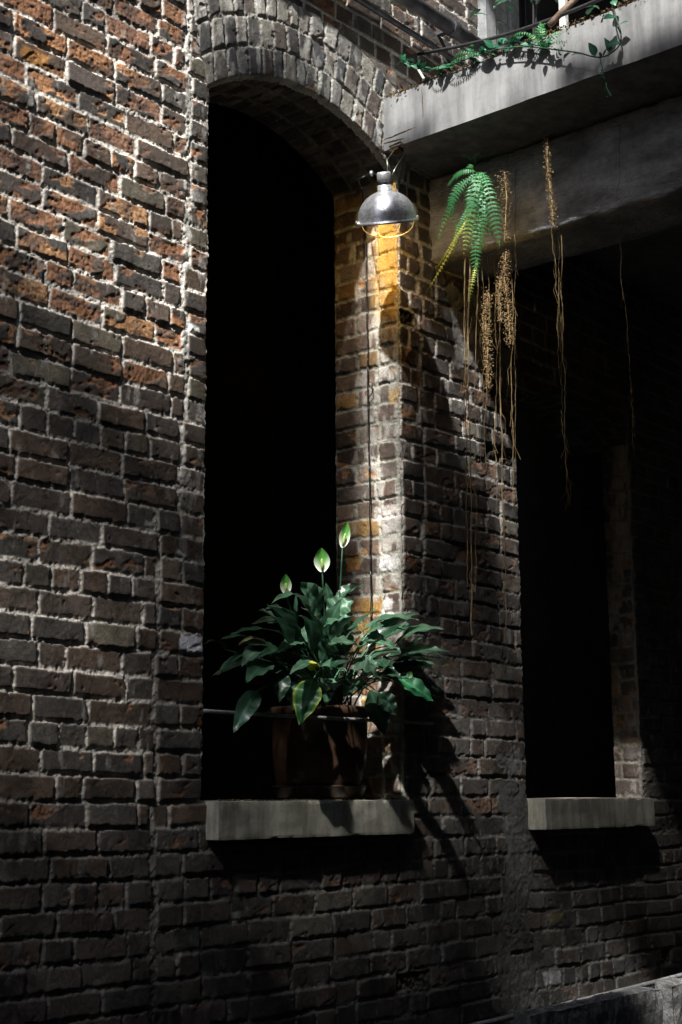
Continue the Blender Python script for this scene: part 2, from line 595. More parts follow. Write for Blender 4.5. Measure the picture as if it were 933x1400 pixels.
Xg, Zg = np.meshgrid(xa, za)
X2, Z2 = warp(Xg, Zg, 1)
cells = brick_cells(X2, Z2, segs_wall, 1)
h, c = brick_shade(Xg, Zg, cells, 1, st_wall)
# right of the second opening and the low wall are plainer and darker bricks, mortar mostly tan-grey
rt = sst(4.42, 4.6, Xg)
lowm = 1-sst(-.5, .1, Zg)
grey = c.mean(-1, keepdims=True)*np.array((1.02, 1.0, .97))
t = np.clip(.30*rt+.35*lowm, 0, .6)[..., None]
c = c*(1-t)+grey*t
tone_cut = np.clip(.62*(1-sst(.7, 1.5, Zg+(fbm(Xg*3, Zg*3, 301, 3)-.5)*.5)) + .6*(1-sst(-.22, .02, Zg+(fbm(Xg*3, Zg*3, 300, 3)-.5)*.2)) + .35*rt + .25*sst(5.25, 5.5, Xg), 0, .9)
tone_cut = tone_cut*(1-.75*sst(-.02, .12, Zg)*(1-sst(.7, .95, Zg))*(1-sst(3.0, 3.2, Xg)))
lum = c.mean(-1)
over = sst(.09, .28, lum)*tone_cut
c = c*(1-.85*over)[..., None]  # pale mortar toned down, mostly low on the wall and to the right
# a few singular bricks
def single(cx, cz, colr, w=.095, hh=.034):
    m = sst(0, .008, w-np.abs(Xg-cx)+(fbm(Xg*60, Zg*60, 5, 2)-.5)*.02)*sst(0, .006, hh-np.abs(Zg-cz)+(fbm(Xg*60, Zg*60, 6, 2)-.5)*.015)
    global c
    c = mixc(c, np.array(colr)*(1+(fbm(Xg*50, Zg*50, 9, 3)-.5)*.9)[..., None], m*.9)


p = onY(48, 78, D); single(p.x, p.z, (.42, .20, .05), .055, .026)
p = onY(262, 882, D); single(p.x, p.z, (.68, .67, .74), .055, .031)
p = onY(262, 450, D); single(p.x, p.z, (.85, .84, .80), .038, .018)
p = onY(762, 1254, D); single(p.x, p.z, (.20, .17, .09), .06, .022)
p = onY(756, 1336, D); single(p.x, p.z, (.34, .33, .34), .07, .028)
for (x_, y_, w_) in ((322, 1255, .03), (250, 760, .02), (205, 720, .02)):
    p = onY(x_, y_, D); single(p.x, p.z, (.4, .4, .38), w_, .02)

# reveal (jamb) height profiles used to nibble the corner edges
ya = np.linspace(D, YB, 74)
def jamb_field(seed, sg):
    Yg, Zj = np.meshgrid(ya, za)
    Y2, Zj2 = Yg + (fbm(Yg*7, Zj*7, seed+200, 2)-.5)*.012, Zj + (fbm(0*Yg+XR1*1.6, Zj*1.2, 1+201, 2)-.5)*.028 + (fbm(Yg*8, Zj*5, seed+202, 2)-.5)*.012
    cl = brick_cells(Y2, Zj2, lambda rr, zc: [(D, YB, 'rev')], seed)
    style = dict(st_wall)
    style['raw'] = lambda U, V: .12+0*U
    style['smear'] = lambda U, V: .10+.30*near(U, D+.10, .016)*(V < 2.0)+0*U
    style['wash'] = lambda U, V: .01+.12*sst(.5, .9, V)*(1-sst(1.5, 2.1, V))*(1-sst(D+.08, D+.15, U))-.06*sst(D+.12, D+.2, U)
    style['skin'] = [(.17, .11, .075), (.20, .14, .10), (.13, .09, .07), (.24, .19, .15), (.15, .12, .10), (.28, .17, .07), (.11, .075, .055)]
    style['rawc'] = [(.36, .19, .08), (.42, .24, .08)]
    style['washc'] = (.50, .47, .42); style['mortc'] = (.36, .35, .29); style['smearc'] = (.42, .40, .34)
    hh, cc = brick_shade(Yg, Zj, cl, seed, style)
    return Yg, Zj, hh, cc


def corner_w(d):
    return 1-sst(0, .05, d)


jambs = {}
for nm, xe, seed in (('L1', XL1, 31), ('R1', XR1, 32), ('L2', XL2, 33), ('R2', XR2, 34)):
    jambs[nm] = (xe,)+jamb_field(seed, 1)

DX = np.zeros_like(h)
for nm, sgn in (('L1', +1), ('R1', -1), ('L2', +1), ('R2', -1)):
    xe, Yj, Zj, hj, cj = jambs[nm]
    # normal of left jamb points to +X, of right jamb to -X
    side = (xa <= xe+1e-6) if sgn > 0 else (xa >= xe-1e-6)
    wgt = corner_w(np.abs(xa-xe))*side
    edge = hj[:, 0] - .004
    DX += sgn*edge[:, None]*wgt[None, :]
inz = (Zg > -.05)
DX = DX*inz
P = np.stack([Xg+DX, D-h, Zg], -1)
# which faces stay
xc = (xa[:-1]+xa[1:])/2; zc = (za[:-1]+za[1:])/2
XC, ZC = np.meshgrid(xc, zc)
void1 = (XC > XL1) & (XC < XR1) & (ZC > -.005) & (ZC < arc_z(XC)+.12)
void2 = (XC > XL2) & (XC < XR2) & (ZC > -.005) & (ZC < arc2_z(XC))
keep = ~(void1 | void2)
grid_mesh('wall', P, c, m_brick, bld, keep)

hcol = {}
for nm, sgn in (('L1', +1), ('R1', -1), ('L2', +1), ('R2', -1)):
    xe, Yj, Zj, hj, cj = jambs[nm]
    col = np.argmin(np.abs(xa-xe))
    wj = corner_w(ya-D)
    Pj = np.stack([xe+sgn*(hj-.004*wj[None, :]), Yj-(h[:, col][:, None])*wj[None, :], Zj], -1)
    if nm == 'R1':
        # ochre paint residue on the pier head, with lamp glow painted into it
        m = sst(1.78, 2.06, Zj+(fbm(Yj*30, Zj*18, 91, 3)-.5)*.25)*(1-sst(D+.075, D+.145, Yj+(fbm(Yj*40, Zj*20, 92, 3)-.5)*.05))
        cj = mixc(cj, np.array((.56, .33, .055))*(1+(fbm(Yj*40, Zj*40, 93, 3)-.5)*.8)[..., None], m*.9)
        for (x_, y_, cc_, w_, h_) in ((483, 768, (.40, .20, .05), .04, .035), (507, 833, (.42, .24, .05), .045, .03), (497, 858, (.42, .26, .07), .035, .025), (532, 770, (.75, .73, .70), .05, .03), (535, 700, (.55, .5, .45), .09, .032), (530, 835, (.75, .72, .66), .03, .05), (540, 540, (.35, .24, .10), .04, .03)):
            q = onX(x_, y_, XR1)
            mm = sst(0, .006, w_-np.abs(Yj-q.y)+(fbm(Yj*60, Zj*60, 5, 2)-.5)*.02)*sst(0, .006, h_-np.abs(Zj-q.z)+(fbm(Yj*60, Zj*60, 6, 2)-.5)*.015)
            cj = mixc(cj, np.array(cc_)*(1+(fbm(Yj*60, Zj*60, 95, 3)-.5)*.9)[..., None], mm*.85)
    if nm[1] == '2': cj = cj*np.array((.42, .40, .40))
    top = 2.62 if nm[1] == '1' else 1.80
    kz = (za[:-1] >= -.02) & (za[:-1] < top)
    kk = np.repeat(kz[:, None], len(ya)-1, 1)
    if nm == 'R2': kk = kk & (ya[:-1] < 3.54)[None, :]
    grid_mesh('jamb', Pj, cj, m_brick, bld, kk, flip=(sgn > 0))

# arch ring: rows of brick on edge, fanned
sa = np.linspace(-1, 1, 330); ra = np.linspace(-.012, .335, 88)
S, Rr = np.meshgrid(sa, ra)
bx_ = AXC + S*.545
bz_ = arc_z(bx_) - .0
fan = np.where(S < 0, np.radians(15)*S, np.radians(33)*S)*1.0 + np.sin(S*math.pi)*np.radians(4)
AX = bx_ + Rr*np.sin(fan); AZ = bz_ + Rr*np.cos(fan)
arc_len = S*.60
segsA = lambda rr, zc: [(-1.0, 1.0, 'arch')]


def arch_cells():
    rw = .112
    row = np.floor((Rr+.002)/rw).astype(int).clip(0, 2)
    v = (Rr+.002)-row*rw
    dz = np.where(row == 0, np.where(v < rw/2, np.maximum(v, 0)+.004, rw-v), np.minimum(v, rw-v))
    cid = np.zeros(S.shape); dx = np.zeros(S.shape); fx = np.zeros(S.shape)
    al = arc_len*(1+Rr*.35) + (fbm(S*6, Rr*14, 66, 2)-.5)*.014
    for k in range(3):
        r = random.Random(k+40)
        xs = [-.9]
        while xs[-1] < .9: xs.append(xs[-1]+.068*r.uniform(.8, 1.2))
        xs = np.array(xs); m = row == k
        j = np.clip(np.searchsorted(xs, al[m])-1, 0, len(xs)-2)
        l = al[m]-xs[j]; rr_ = xs[j+1]-al[m]
        dx[m] = np.minimum(l, rr_); fx[m] = l/(xs[j+1]-xs[j]); cid[m] = k*977+j
    return cid, dx, dz, fx, v/rw, 0*dx, 0*dx+.07, row


sty = dict(st_wall)
sty['raw'] = lambda U, V: .05+0*U
sty['smear'] = lambda U, V: .20+0*U
sty['wash'] = lambda U, V: .035+0*U
sty['skin'] = [(.15, .142, .13), (.09, .084, .082), (.20, .18, .155), (.12, .095, .082), (.17, .163, .155), (.085, .085, .09), (.25, .235, .20)]
sty['rawc'] = [(.22, .14, .09)]
sty['washc'] = (.46, .45, .41); sty['mortc'] = (.34, .33, .29); sty['smearc'] = (.30, .29, .26)
ha, ca = brick_shade(AX*1.0, AZ*1.0, arch_cells(), 44, sty)
PA = np.stack([AX, D-.007-ha, AZ], -1)
# roll the lower lip back into the soffit and the outer lip into the wall
lip = 1-sst(-.012, .006, Rr)
PA[..., 1] += lip*.02
PA[..., 1] += sst(.322, .335, Rr)*.03
PA[..., 2] += lip*(ha+.006)*0.9
grid_mesh('arch', PA, ca, m_brick, bld, label='three rows of brick on edge over the window')

# soffits
def soffit(xe0, xe1, fz, seed):
    xs = np.linspace(xe0-.03, xe1+.03, 230); ys = np.linspace(D-.002, YB, 60)
    Sx, Sy = np.meshgrid(xs, ys)
    Zf = fz(Sx)
    cid = np.floor(Sx/.07)*31+np.floor((Sy-D)/.11)
    vx = np.mod(Sx, .07); vy = np.mod(Sy-D, .11)
    cl = (cid, np.minimum(vx, .07-vx), np.minimum(vy, .11-vy), vx/.07, vy/.11, 0*vx, 0*vx, cid)
    hs, cs = brick_shade(Sx, Sy, cl, seed, sty)
    grid_mesh('soffit', np.stack([Sx, Sy, Zf-hs+.004], -1), cs*.4, m_brick, bld, flip=True)  # brick colour darkened to paint in the shade under the arch


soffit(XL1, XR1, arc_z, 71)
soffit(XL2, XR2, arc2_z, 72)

# sills
def sill(x0, x1, z0, z1, y0, y1, label, seed):
    # subdivided block with a slightly chipped front arris
    nx, nz = 110, 12
    mb = MB(); r = random.Random(seed)
    xs = np.linspace(x0, x1, nx); 
    prof = [(y1, z0), (y0, z0)] + [(y0, z0+(z1-z0)*k/nz) for k in range(1, nz)] + [(y0, z1), (y0+.02, z1+.001), (y1, z1+.004)]
    vs = []; fs = []
    for i, x in enumerate(xs):
        for j, (y, z) in enumerate(prof):
            nn = float(vn(np.array(x*22.), np.array(z*30.+seed), seed))-.5
            e = 0
            if j == len(prof)-3 or j == 1:
                q = float(fbm(np.array(x*18.), np.array(seed+j*3.), seed, 3))
                e = max(0, q-.55)*.018+.0012
            sgz = -1 if j == len(prof)-3 else 1
            vs.append((x+ (0 if 0 < i < nx-1 else 0), y+(nn*.0025 if y == y0 else 0)+e*.6, z+(e*sgz if j in (1, len(prof)-3) else 0)+nn*.001))
    m_ = len(prof)
    for i in range(nx-1):
        for j in range(m_-1):
            fs.append((i*m_+j, (i+1)*m_+j, (i+1)*m_+j+1, i*m_+j+1))
        fs.append((i*m_+m_-1, (i+1)*m_+m_-1, (i+1)*m_, i*m_))
    fs.append(tuple(range(m_))[::1]); fs.append(tuple((nx-1)*m_+j for j in range(m_))[::-1])
    mb.add(vs, fs)
    return tag(mb.build('window_sill', m_sill, bld), label)


sill(3.385, onY(566, 1090, D-.052).x, -.125, -.004, D-.052, YB, 'pale stone sill under the large arched opening', 3)
sill(5.235, onY(894, 1092, D-.085).x, -.128, -.004, D-.085, YB, 'pale stone sill under the narrow dark opening', 4)
# a few specks of moss along the sill
mb = MB()
for k in range(90):
    x = 3.37+abs(rnd.gauss(0, .28)) if k < 60 else rnd.uniform(3.4, 4.4)
    if x > 4.4: continue
    s_ = rnd.uniform(.002, .006)
    c_ = Vector((x, D-.045+rnd.uniform(0, .02), -.003))
    mb.add([c_+Vector((-s_, 0, 0)), c_+Vector((s_, 0, 0)), c_+Vector((0, s_, s_*rnd.uniform(.6, 1.6))), c_+Vector((0, -s_, s_*.6))], [(0, 1, 2), (0, 1, 3), (0, 2, 3), (1, 2, 3)])
mb.build('sill_moss', m_moss, bld)['kind'] = 'stuff'

# iron bar across the large opening
a_ = onY(279, 972, D-.022); b2 = onY(592, 989, D-.03)
mb = MB(); mb.tube([a_, a_.lerp(b2, .3)+Vector((0, 0, -.002)), a_.lerp(b2, .7)+Vector((0, 0, -.001)), b2], .0066, 10)
mb.build('window_bar', m_pipe2, bld, smooth=True)

# rooms behind the openings
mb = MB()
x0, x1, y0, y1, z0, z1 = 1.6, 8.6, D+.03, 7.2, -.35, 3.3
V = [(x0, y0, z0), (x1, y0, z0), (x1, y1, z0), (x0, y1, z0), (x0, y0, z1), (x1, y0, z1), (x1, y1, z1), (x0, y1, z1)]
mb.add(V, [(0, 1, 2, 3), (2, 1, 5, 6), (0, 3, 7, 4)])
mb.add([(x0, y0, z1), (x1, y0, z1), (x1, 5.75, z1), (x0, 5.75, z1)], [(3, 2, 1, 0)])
mb.box(x0, x1, 5.7, 5.75, z1+.001, 8.2)  # roof shaft added to let sky light down onto the inner wall
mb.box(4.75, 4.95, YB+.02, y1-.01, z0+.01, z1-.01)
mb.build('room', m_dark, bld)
m_back, nb_, bb_ = new_mat('bricks of the inner wall')
tcb = N(nb_, 'ShaderNodeTexCoord'); mpb = N(nb_, 'ShaderNodeMapping'); mpb.inputs['Rotation'].default_value = (math.radians(90), 0, 0)
nb_.links.new(tcb.outputs['Object'], mpb.inputs[0])
bkb = N(nb_, 'ShaderNodeTexBrick'); nb_.links.new(mpb.outputs[0], bkb.inputs['Vector'])
bkb.inputs['Color1'].default_value = (.42, .34, .28, 1); bkb.inputs['Color2'].default_value = (.3, .25, .2, 1); bkb.inputs['Mortar'].default_value = (.6, .58, .54, 1)
bkb.inputs['Scale'].default_value = 1; bkb.inputs['Brick Width'].default_value = .21; bkb.inputs['Row Height'].default_value = .076; bkb.inputs['Mortar Size'].default_value = .006
nb_.links.new(bkb.outputs[0], bb_.inputs['Base Color']); bb_.inputs['Roughness'].default_value = .95
mb = MB(); mb.box(1.6, 8.6, 7.2, 7.25, -.35, 8.2)
mb.build('inner_wall', m_back, bld)
# arched brown door panel deep in the room
mb = MB()
q0 = onY(350, 905, 6.6); q1 = onY(412, 905, 6.6)
w = (q1.x-q0.x)/2; cxn = (q0.x+q1.x)/2; zt = onY(380, 765, 6.6).z
pts = [(cxn+w*math.cos(a), zt-w+w*math.sin(a)) for a in np.linspace(0, math.pi, 20)]
pts = [(cxn+w, z0+.02)]+pts+[(cxn-w, z0+.02)]
n_ = len(pts)
mb.add([(x, 6.6, z) for x, z in pts]+[(x, 6.7, z) for x, z in pts],
       [tuple(range(n_))]+[tuple(range(2*n_-1, n_-1, -1))]+[(i, (i+1) % n_, n_+(i+1) % n_, n_+i) for i in range(n_)])
mb.build('arched_panel', m_niche, bld)

# side returns so the building is closed around the added light shaft
mb = MB()
mb.box(-12, .6, D, 12, -1.75, 8.5)
mb.box(9.45, 14, D, 12, -1.75, 8.5)
mb.box(.6, 9.45, 7.3, 12, -1.75, 8.5)
mb.box(.6, 9.45, D+.06, 5.74, 8.2, 8.5)
mb.build('side_wall', m_opp, bld)

# ------------------------------------------------------------------ balcony: slab and downstand beam
XS = 4.33; XB = 4.64
bal = empty('concrete_balcony', (XS, D, 2.52), 'grey concrete balcony slab projecting from the brick wall on a dark beam', 'balcony')


def rough_block(x0, x1, y0, y1, z0, z1, amp, seed, step=.03, ragged=0):
    """a block with its x0 face and bottom finely divided and uneven"""
    ys = np.arange(y0, y1, step); ys = np.append(ys, y1)
    nz = max(3, int((z1-z0)/step))
    prof = [(x1, z1), (x0, z1)] + [(x0, z1-(z1-z0)*k/nz) for k in range(1, nz)] + [(x0, z0)] + [(x0+(x1-x0)*k/5, z0) for k in range(1, 6)]
    prof = [(x, z) for x, z in prof]
    vs = []; fs = []; m_ = len(prof)
    for i, y in enumerate(ys):
        for j, (x, z) in enumerate(prof):
            n_ = float(fbm(np.array(y*9.), np.array(z*14.+seed), seed, 3))-.5
            e = (float(fbm(np.array(y*14.), np.array(seed*1.), seed+3, 4))-.5)*ragged if j in (1, nz+1) else 0
            vs.append((x+(n_*amp if x == x0 else 0), y, z+(e if j == nz+1 else -abs(e) if j == 1 else 0)+n_*amp*.3))
    for i in range(len(ys)-1):
        for j in range(m_):
            fs.append((i*m_+j, i*m_+(j+1) % m_, (i+1)*m_+(j+1) % m_, (i+1)*m_+j))
    fs.append(tuple(range(m_))[::-1]); fs.append(tuple((len(ys)-1)*m_+j for j in range(m_)))
    mb = MB(); mb.add(vs, fs)
    return mb


rough_block(XS, 8.8, .7, D+.05, 2.522, 2.745, .004, 5, .025, .003).build('slab', m_slab, bal)
rough_block(XB, XB+.32, .7, D+.05, 2.148, 2.51, .032, 6, .02, .03).build('beam', m_beam, bal, smooth=True)
# streaks, chips: dirt crack lines on the slab face
mb = MB()
for (xa_, ya_, xb_, yb_) in ((524, 192, 570, 174), (524, 196, 552, 190), (577, 118, 579, 160)):
    pts = []
    for k in range(9):
        t_ = k/8
        q = onX(xa_+(xb_-xa_)*t_, ya_+(yb_-ya_)*t_+rnd.uniform(-1, 1), XS)
        pts.append(Vector((XS-.001, q.y, q.z)))
    mb.tube(pts, [.0006+.0016*math.sin(math.pi*k/8) for k in range(9)], 5)
mb.build('crack', m_moss, bal)
# moss and litter line on top edge
mb = MB()
for k in range(2300):
    y = rnd.uniform(1.7, D-.01)
    c_ = Vector((XS+rnd.uniform(-.008, .05), y, 2.742+abs(rnd.gauss(0, .006))+ .012*float(vn(np.array(y*14.), np.array(.5), 8))))
    if rnd.random() < .2: c_ += Vector((-.012, 0, -abs(rnd.gauss(0, .010))))
    s_ = rnd.uniform(.003, .009)
    d1 = Vector([rnd.gauss(0, 1) for _ in range(3)]).normalized()*s_; d2 = Vector([rnd.gauss(0, 1) for _ in range(3)]).normalized()*s_; d3 = Vector([rnd.gauss(0, 1) for _ in range(3)]).normalized()*s_
    mb.add([c_+d1, c_+d2, c_+d3, c_-d1*.6], [(0, 1, 2), (0, 1, 3), (0, 2, 3), (1, 2, 3)])
mb.build('moss', m_moss, bal)

# ------------------------------------------------------------------ pipes on the wall above the arch
def pipe(z, y, r, x0, x1, label, collars=()):
    mb = MB(); mb.tube([(x0, y, z), (x0+(x1-x0)*.5, y, z-.004), (x1, y, z)], r, 20)
    root = mb.build('pipe', m_pipe, None, smooth=True)
    tag(root, label, 'pipe', None)
    for xc_ in collars:
        q = MB(); q.tube([(xc_-.02, y, z), (xc_+.02, y, z)], r*1.16, 20)
        q.box(xc_-.012, xc_+.012, y, D+.01, z-.008, z+.008)
        q.build('collar', m_pipe, root)
    return root


pipe(3.19, D-.075, .031, 2.2, 5.6, 'thick grey pipe fixed to the brick wall above the arch', (4.72, 3.6))
pipe(3.075, D-.05, .012, 2.2, 5.5, 'thin dark conduit just below the thick grey pipe', (4.9, 3.5))

# painted boards of the door frame standing on the balcony
dr = empty('balcony_door', (5.2, D, 2.745), 'grey painted door frame boards beside a dark doorway on the balcony', 'door')
mb = MB()
for (u0, u1, yy) in ((5.02, 5.10, .045), (5.104, 5.21, .035), (5.214, 5.285, .05)):
    mb.box(u0, u1, D-yy, D+.02, 2.75, 4.9)
mb.build('frame', m_panel, dr, bevel=.003)
mb = MB(); mb.box(5.288, 6.3, D-.03, D+.02, 2.75, 4.9)
for k in range(4): mb.box(5.35, 6.2, D-.045, D-.031, 2.85+k*.5, 3.22+k*.5)
mb.build('door_panel', m_cordb, dr, bevel=.003)

# rail cable over the balcony
mb = MB()
pts = [onY(572, 74, D-.01)]
A_ = pts[0]; B_ = onX(850, -14, 4.52)
for k in range(1, 13):
    t_ = k/12
    pts.append(A_.lerp(B_, t_)+Vector((0, 0, -.035*math.sin(math.pi*t_))))
mb.tube(pts, .0075, 8)
tag(mb.build('railing_cable', m_cordb, None, smooth=True), 'thin black cable stretched over the balcony edge to the wall', 'cable')
# branch and post
mb = MB(); a_ = onX(752, 34, 4.50); b2 = onX(792, -6, 4.60)
mb.tube([a_, a_.lerp(b2, .5)+Vector((0, 0, .004)), b2, b2+(b2-a_)*.8], [.013, .012, .011, .009], 10)
tag(mb.build('branch', m_wood, None, smooth=True), 'bare brown branch leaning on the balcony edge among the leaves', 'branch')
a_ = onX(768, 12, 4.72)
mb = MB(); mb.box(a_.x, a_.x+.028, a_.y-.014, a_.y+.014, 2.745, 3.5)
tag(mb.build('balcony_post', m_white, None, bevel=.003), 'thin white post standing behind the branch on the balcony', 'post')
# stub of stick at the slab's wall end
mb = MB(); a_ = onX(580, 108, XS+.02); b2 = onX(571, 93, XS+.03)
mb.tube([a_, b2], .005, 8)
tag(mb.build('stick', m_white, None), 'short pale stick poking up from the slab beside the wall', 'stick')

# ------------------------------------------------------------------ leaves
def leaf_mesh(mb, base, tip, width, nrm, curl=.15, cup=.25, n=26, m=6, wavy=.04, petiole=None, shape=1.0, seed=0):
    base = Vector(base); tip = Vector(tip)
    ax = tip-base; L = ax.length; t = ax.normalized()
    nrm = Vector(nrm); nrm = (nrm-t*nrm.dot(t)).normalized()
    sd_ = t.cross(nrm).normalized()
    r = random.Random(seed)
    ph = r.uniform(0, 6)
    vs = []; fs = []; at = []
    for i in range(n+1):
        u = i/n
        wv = (math.sin(math.pi*u**.78)**(.85*shape))*(1-u*.18) if 0 < u < 1 else .0
        wv = max(wv, .012)*width/2
        c_ = base + ax*u + nrm*(curl*L*math.sin(math.pi*u)) 
        for j in range(2*m+1):
            s_ = (j-m)/m
            ripple = math.sin(u*21+ph+(1 if s_ > 0 else 0)*1.7)*wavy*abs(s_)*width
            vein = -.022*width*abs(math.sin(u*24-abs(s_)*5))*min(1, abs(s_)*5)*(1-abs(s_)*.6)
            p_ = c_ + sd_*(s_*wv) + nrm*(abs(s_)**1.3*cup*wv + ripple + vein)
            vs.append(p_); at.append(max(.001, abs(s_)))
    k = 2*m+1
    for i in range(n):
        for j in range(2*m):
            fs.append((i*k+j, i*k+j+1, (i+1)*k+j+1, (i+1)*k+j))
    mb.add(vs, fs, at)


def petiole_pts(a, b, sag=.03):
    a = Vector(a); b = Vector(b)
    mid = a.lerp(b, .55)+Vector((0, 0, sag))
    return [a, a.lerp(mid, .5)+Vector((0, 0, sag*.5)), mid, b]


# ------------------------------------------------------------------ pot with peace lily
PC = onY(441, 1090, 3.575)
PC = Vector((PC.x, 3.59, 0))
pot = empty('plant_pot', (PC.x, PC.y, .002), 'brown glazed round pot on a saucer standing on the window sill', 'plant pot')
mb = MB()
mb.lathe([(.0, .012), (.140, .012), (.146, .020), (.158, .09), (.165, .17), (.167, .275), (.175, .28), (.178, .30), (.172, .312), (.160, .308), (.156, .27), (.0, .265)], (PC.x, PC.y, .018), 56, Matrix.Diagonal((1.07, 1.07, 1)))
mb.build('pot_body', m_pot, pot, smooth=True)
mb = MB(); mb.lathe([(.0, .0), (.135, .0), (.150, .012), (.160, .040), (.164, .044), (.158, .048), (.150, .036), (.14, .014), (0, .012)], (PC.x, PC.y, .002), 56, Matrix.Diagonal((1.07, 1.07, 1)))
mb.build('saucer', m_pot, pot, smooth=True)
mb = MB(); mb.lathe([(0, .292), (.08, .294), (.157, .286)], (PC.x, PC.y, .002), 40)
mb.build('soil', m_soil, pot)

lily = empty('peace_lily', (PC.x, PC.y, .29), 'leafy peace lily with three upright spathes growing in the brown pot', 'plant')
ORI = (270, 700); SC = 2.5917
MPP = 5.05/CAM_F
# base(zoom px), tip, width px, material, y of base, y of tip, cup normal bias
LV = [
    ((437, 352), (366, 248), 70, 'm', 3.45, 3.42, 'cam'), ((468, 378), (552, 312), 66, 'm', 3.42, 3.35, 'cam'),
    ((492, 312), (592, 252), 34, 'd', 3.5, 3.45, 'up'), ((398, 348), (262, 324), 30, 'm', 3.45, 3.35, 'up'),
    ((345, 388), (232, 348), 32, 'd', 3.42, 3.32, 'up'), ((300, 430), (118, 432), 34, 'd', 3.45, 3.38, 'up'),
    ((320, 412), (190, 398), 30, 'd', 3.5, 3.5, 'up'),
    ((250, 480), (143, 472), 18, 't', 3.40, 3.32, 'up'), ((232, 498), (158, 548), 46, 'm', 3.36, 3.30, 'cam'),
    ((185, 552), (68, 577), 36, 'm', 3.42, 3.36, 'up'), ((252, 536), (172, 602), 52, 'm', 3.32, 3.26, 'cam'),
    ((212, 632), (128, 782), 44, 'd', 3.30, 3.28, 'cam'), ((408, 592), (362, 758), 62, 'v', 3.24, 3.24, 'cam'),
    ((440, 545), (328, 574), 36, 'm', 3.25, 3.18, 'up'), ((430, 545), (532, 566), 40, 'm', 3.28, 3.2, 'up'),
    ((540, 560), (652, 600), 66, 'p', 3.24, 3.16, 'up'), ((486, 588), (485, 634), 42, 'm', 3.3, 3.28, 'cam'),
    ((560, 530), (645, 552), 32, 'p', 3.3, 3.22, 'up'), ((600, 460), (722, 496), 44, 'p', 3.32, 3.22, 'up'),
    ((578, 482), (458, 468), 40, 'm', 3.3, 3.22, 'up'), ((585, 425), (785, 384), 40, 'p', 3.38, 3.2, 'up'),
    ((700, 468), (872, 414), 46, 'p', 3.3, 3.12, 'up'), ((715, 508), (893, 496), 34, 'p', 3.3, 3.12, 'up'),
    ((742, 525), (852, 548), 28, 'p', 3.28, 3.16, 'up'), ((712, 588), (842, 674), 44, 'b', 3.24, 3.14, 'cam'),
    ((640, 585), (728, 592), 44, 'd', 3.28, 3.2, 'up'), ((640, 640), (705, 722), 46, 'd', 3.26, 3.22, 'cam'),
    ((612, 630), (664, 792), 60, 'd', 3.28, 3.26, 'cam'), ((304, 570), (292, 676), 40, 'd', 3.3, 3.28, 'cam'),
    ((300, 545), (242, 588), 36, 'd', 3.32, 3.3, 'cam'), ((378, 462), (270, 512), 34, 'm', 3.35, 3.27, 'up'),
    ((392, 398), (402, 476), 34, 'm', 3.36, 3.32, 'cam'), ((352, 402), (350, 284), 12, 'd', 3.45, 3.45, 'cam'),
    ((448, 405), (548, 370), 34, 'm', 3.38, 3.3, 'up'), ((100, 488), (24, 468), 22, 'd', 3.55, 3.5, 'up'),
    ((500, 440), (575, 395), 44, 'd', 3.4, 3.35, 'up'), ((430, 410), (400, 340), 34, 'd', 3.5, 3.5, 'up'),
    ((520, 520), (470, 560), 40, 'd', 3.28, 3.22, 'up'), ((350, 470), (300, 440), 30, 'd', 3.4, 3.35, 'up'),
    ((605, 430), (660, 400), 34, 'p', 3.35, 3.25, 'cam'), ((690, 520), (655, 560), 40, 'd', 3.3, 3.24, 'up'),
    ((470, 330), (455, 250), 26, 'd', 3.55, 3.55, 'cam'), ((330, 500), (250, 520), 34, 'd', 3.36, 3.3, 'up'),
    ((560, 600), (520, 660), 40, 'd', 3.28, 3.24, 'cam'), ((340, 600), (342, 700), 46, 'd', 3.3, 3.27, 'cam'),
    ((620, 530), (700, 560), 40, 'd', 3.3, 3.22, 'up'), ((760, 480), (800, 450), 26, 'p', 3.3, 3.22, 'up'),
    ((300, 462), (330, 472), 22, 'y', 3.36, 3.33, 'up'),
    ((390, 552), (431, 540), 26, 'y', 3.22, 3.19, 'cam'),
    ((180, 440), (150, 478), 26, 'd', 3.4, 3.36, 'cam'), ((700, 420), (760, 400), 30, 'p', 3.36, 3.26, 'up'),
]
mats = dict(m=m_leafm, d=m_leafd, v=m_leafv, b=m_leafb, p=m_leafm, y=m_leafy, t=leaf_mat('tan edged leaf', (.12, .12, .06), (.2, .2, .1), rough=.5))
CROWN = Vector((PC.x, PC.y-.07, .31))


def zp(x, y, d):
    return onY(ORI[0]+x/SC, ORI[1]+y/SC, d)


for i, (b, t, w, k, y0_, y1_, nb) in enumerate(LV):
    B = zp(*b, y0_); T = zp(*t, y1_)
    wm = w/SC*MPP*1.7
    cdir = Vector((-B.x, -B.y, -B.z)).normalized()
    if nb == 'cam':
        nn = cdir*.8+Vector((-.3, -.1, .7))
    else:
        nn = Vector((-.25, -.35, 1)) + cdir*.25
    nn += Vector((rnd.uniform(-.2, .2), rnd.uniform(-.2, .2), 0))
    mb = MB()
    leaf_mesh(mb, B, T, wm, nn, curl=rnd.uniform(.04, .15), cup=rnd.uniform(.1, .45), wavy=rnd.uniform(.03, .08), shape=rnd.uniform(.85, 1.3), seed=i)
    cr = CROWN + Vector((rnd.uniform(-.05, .05), rnd.uniform(-.05, .05), 0))
    if k != 'y':
        st_ = len(mb.v)
        mb.tube(petiole_pts(cr, B+(T-B)*.02, .05+rnd.uniform(0, .05)), [.003, .003, .0026, .002], 6)
        for q in range(st_, len(mb.v)): mb.at[q] = .001
    o = mb.build('leaf', mats[k], lily, smooth=True)
    if k == 'v': o['label'] = 'large drooping leaf with yellow margin'
    if k == 'y': o['label'] = 'small yellow leaf'
    if k == 'b': o['label'] = 'bright green leaf pointing down right'
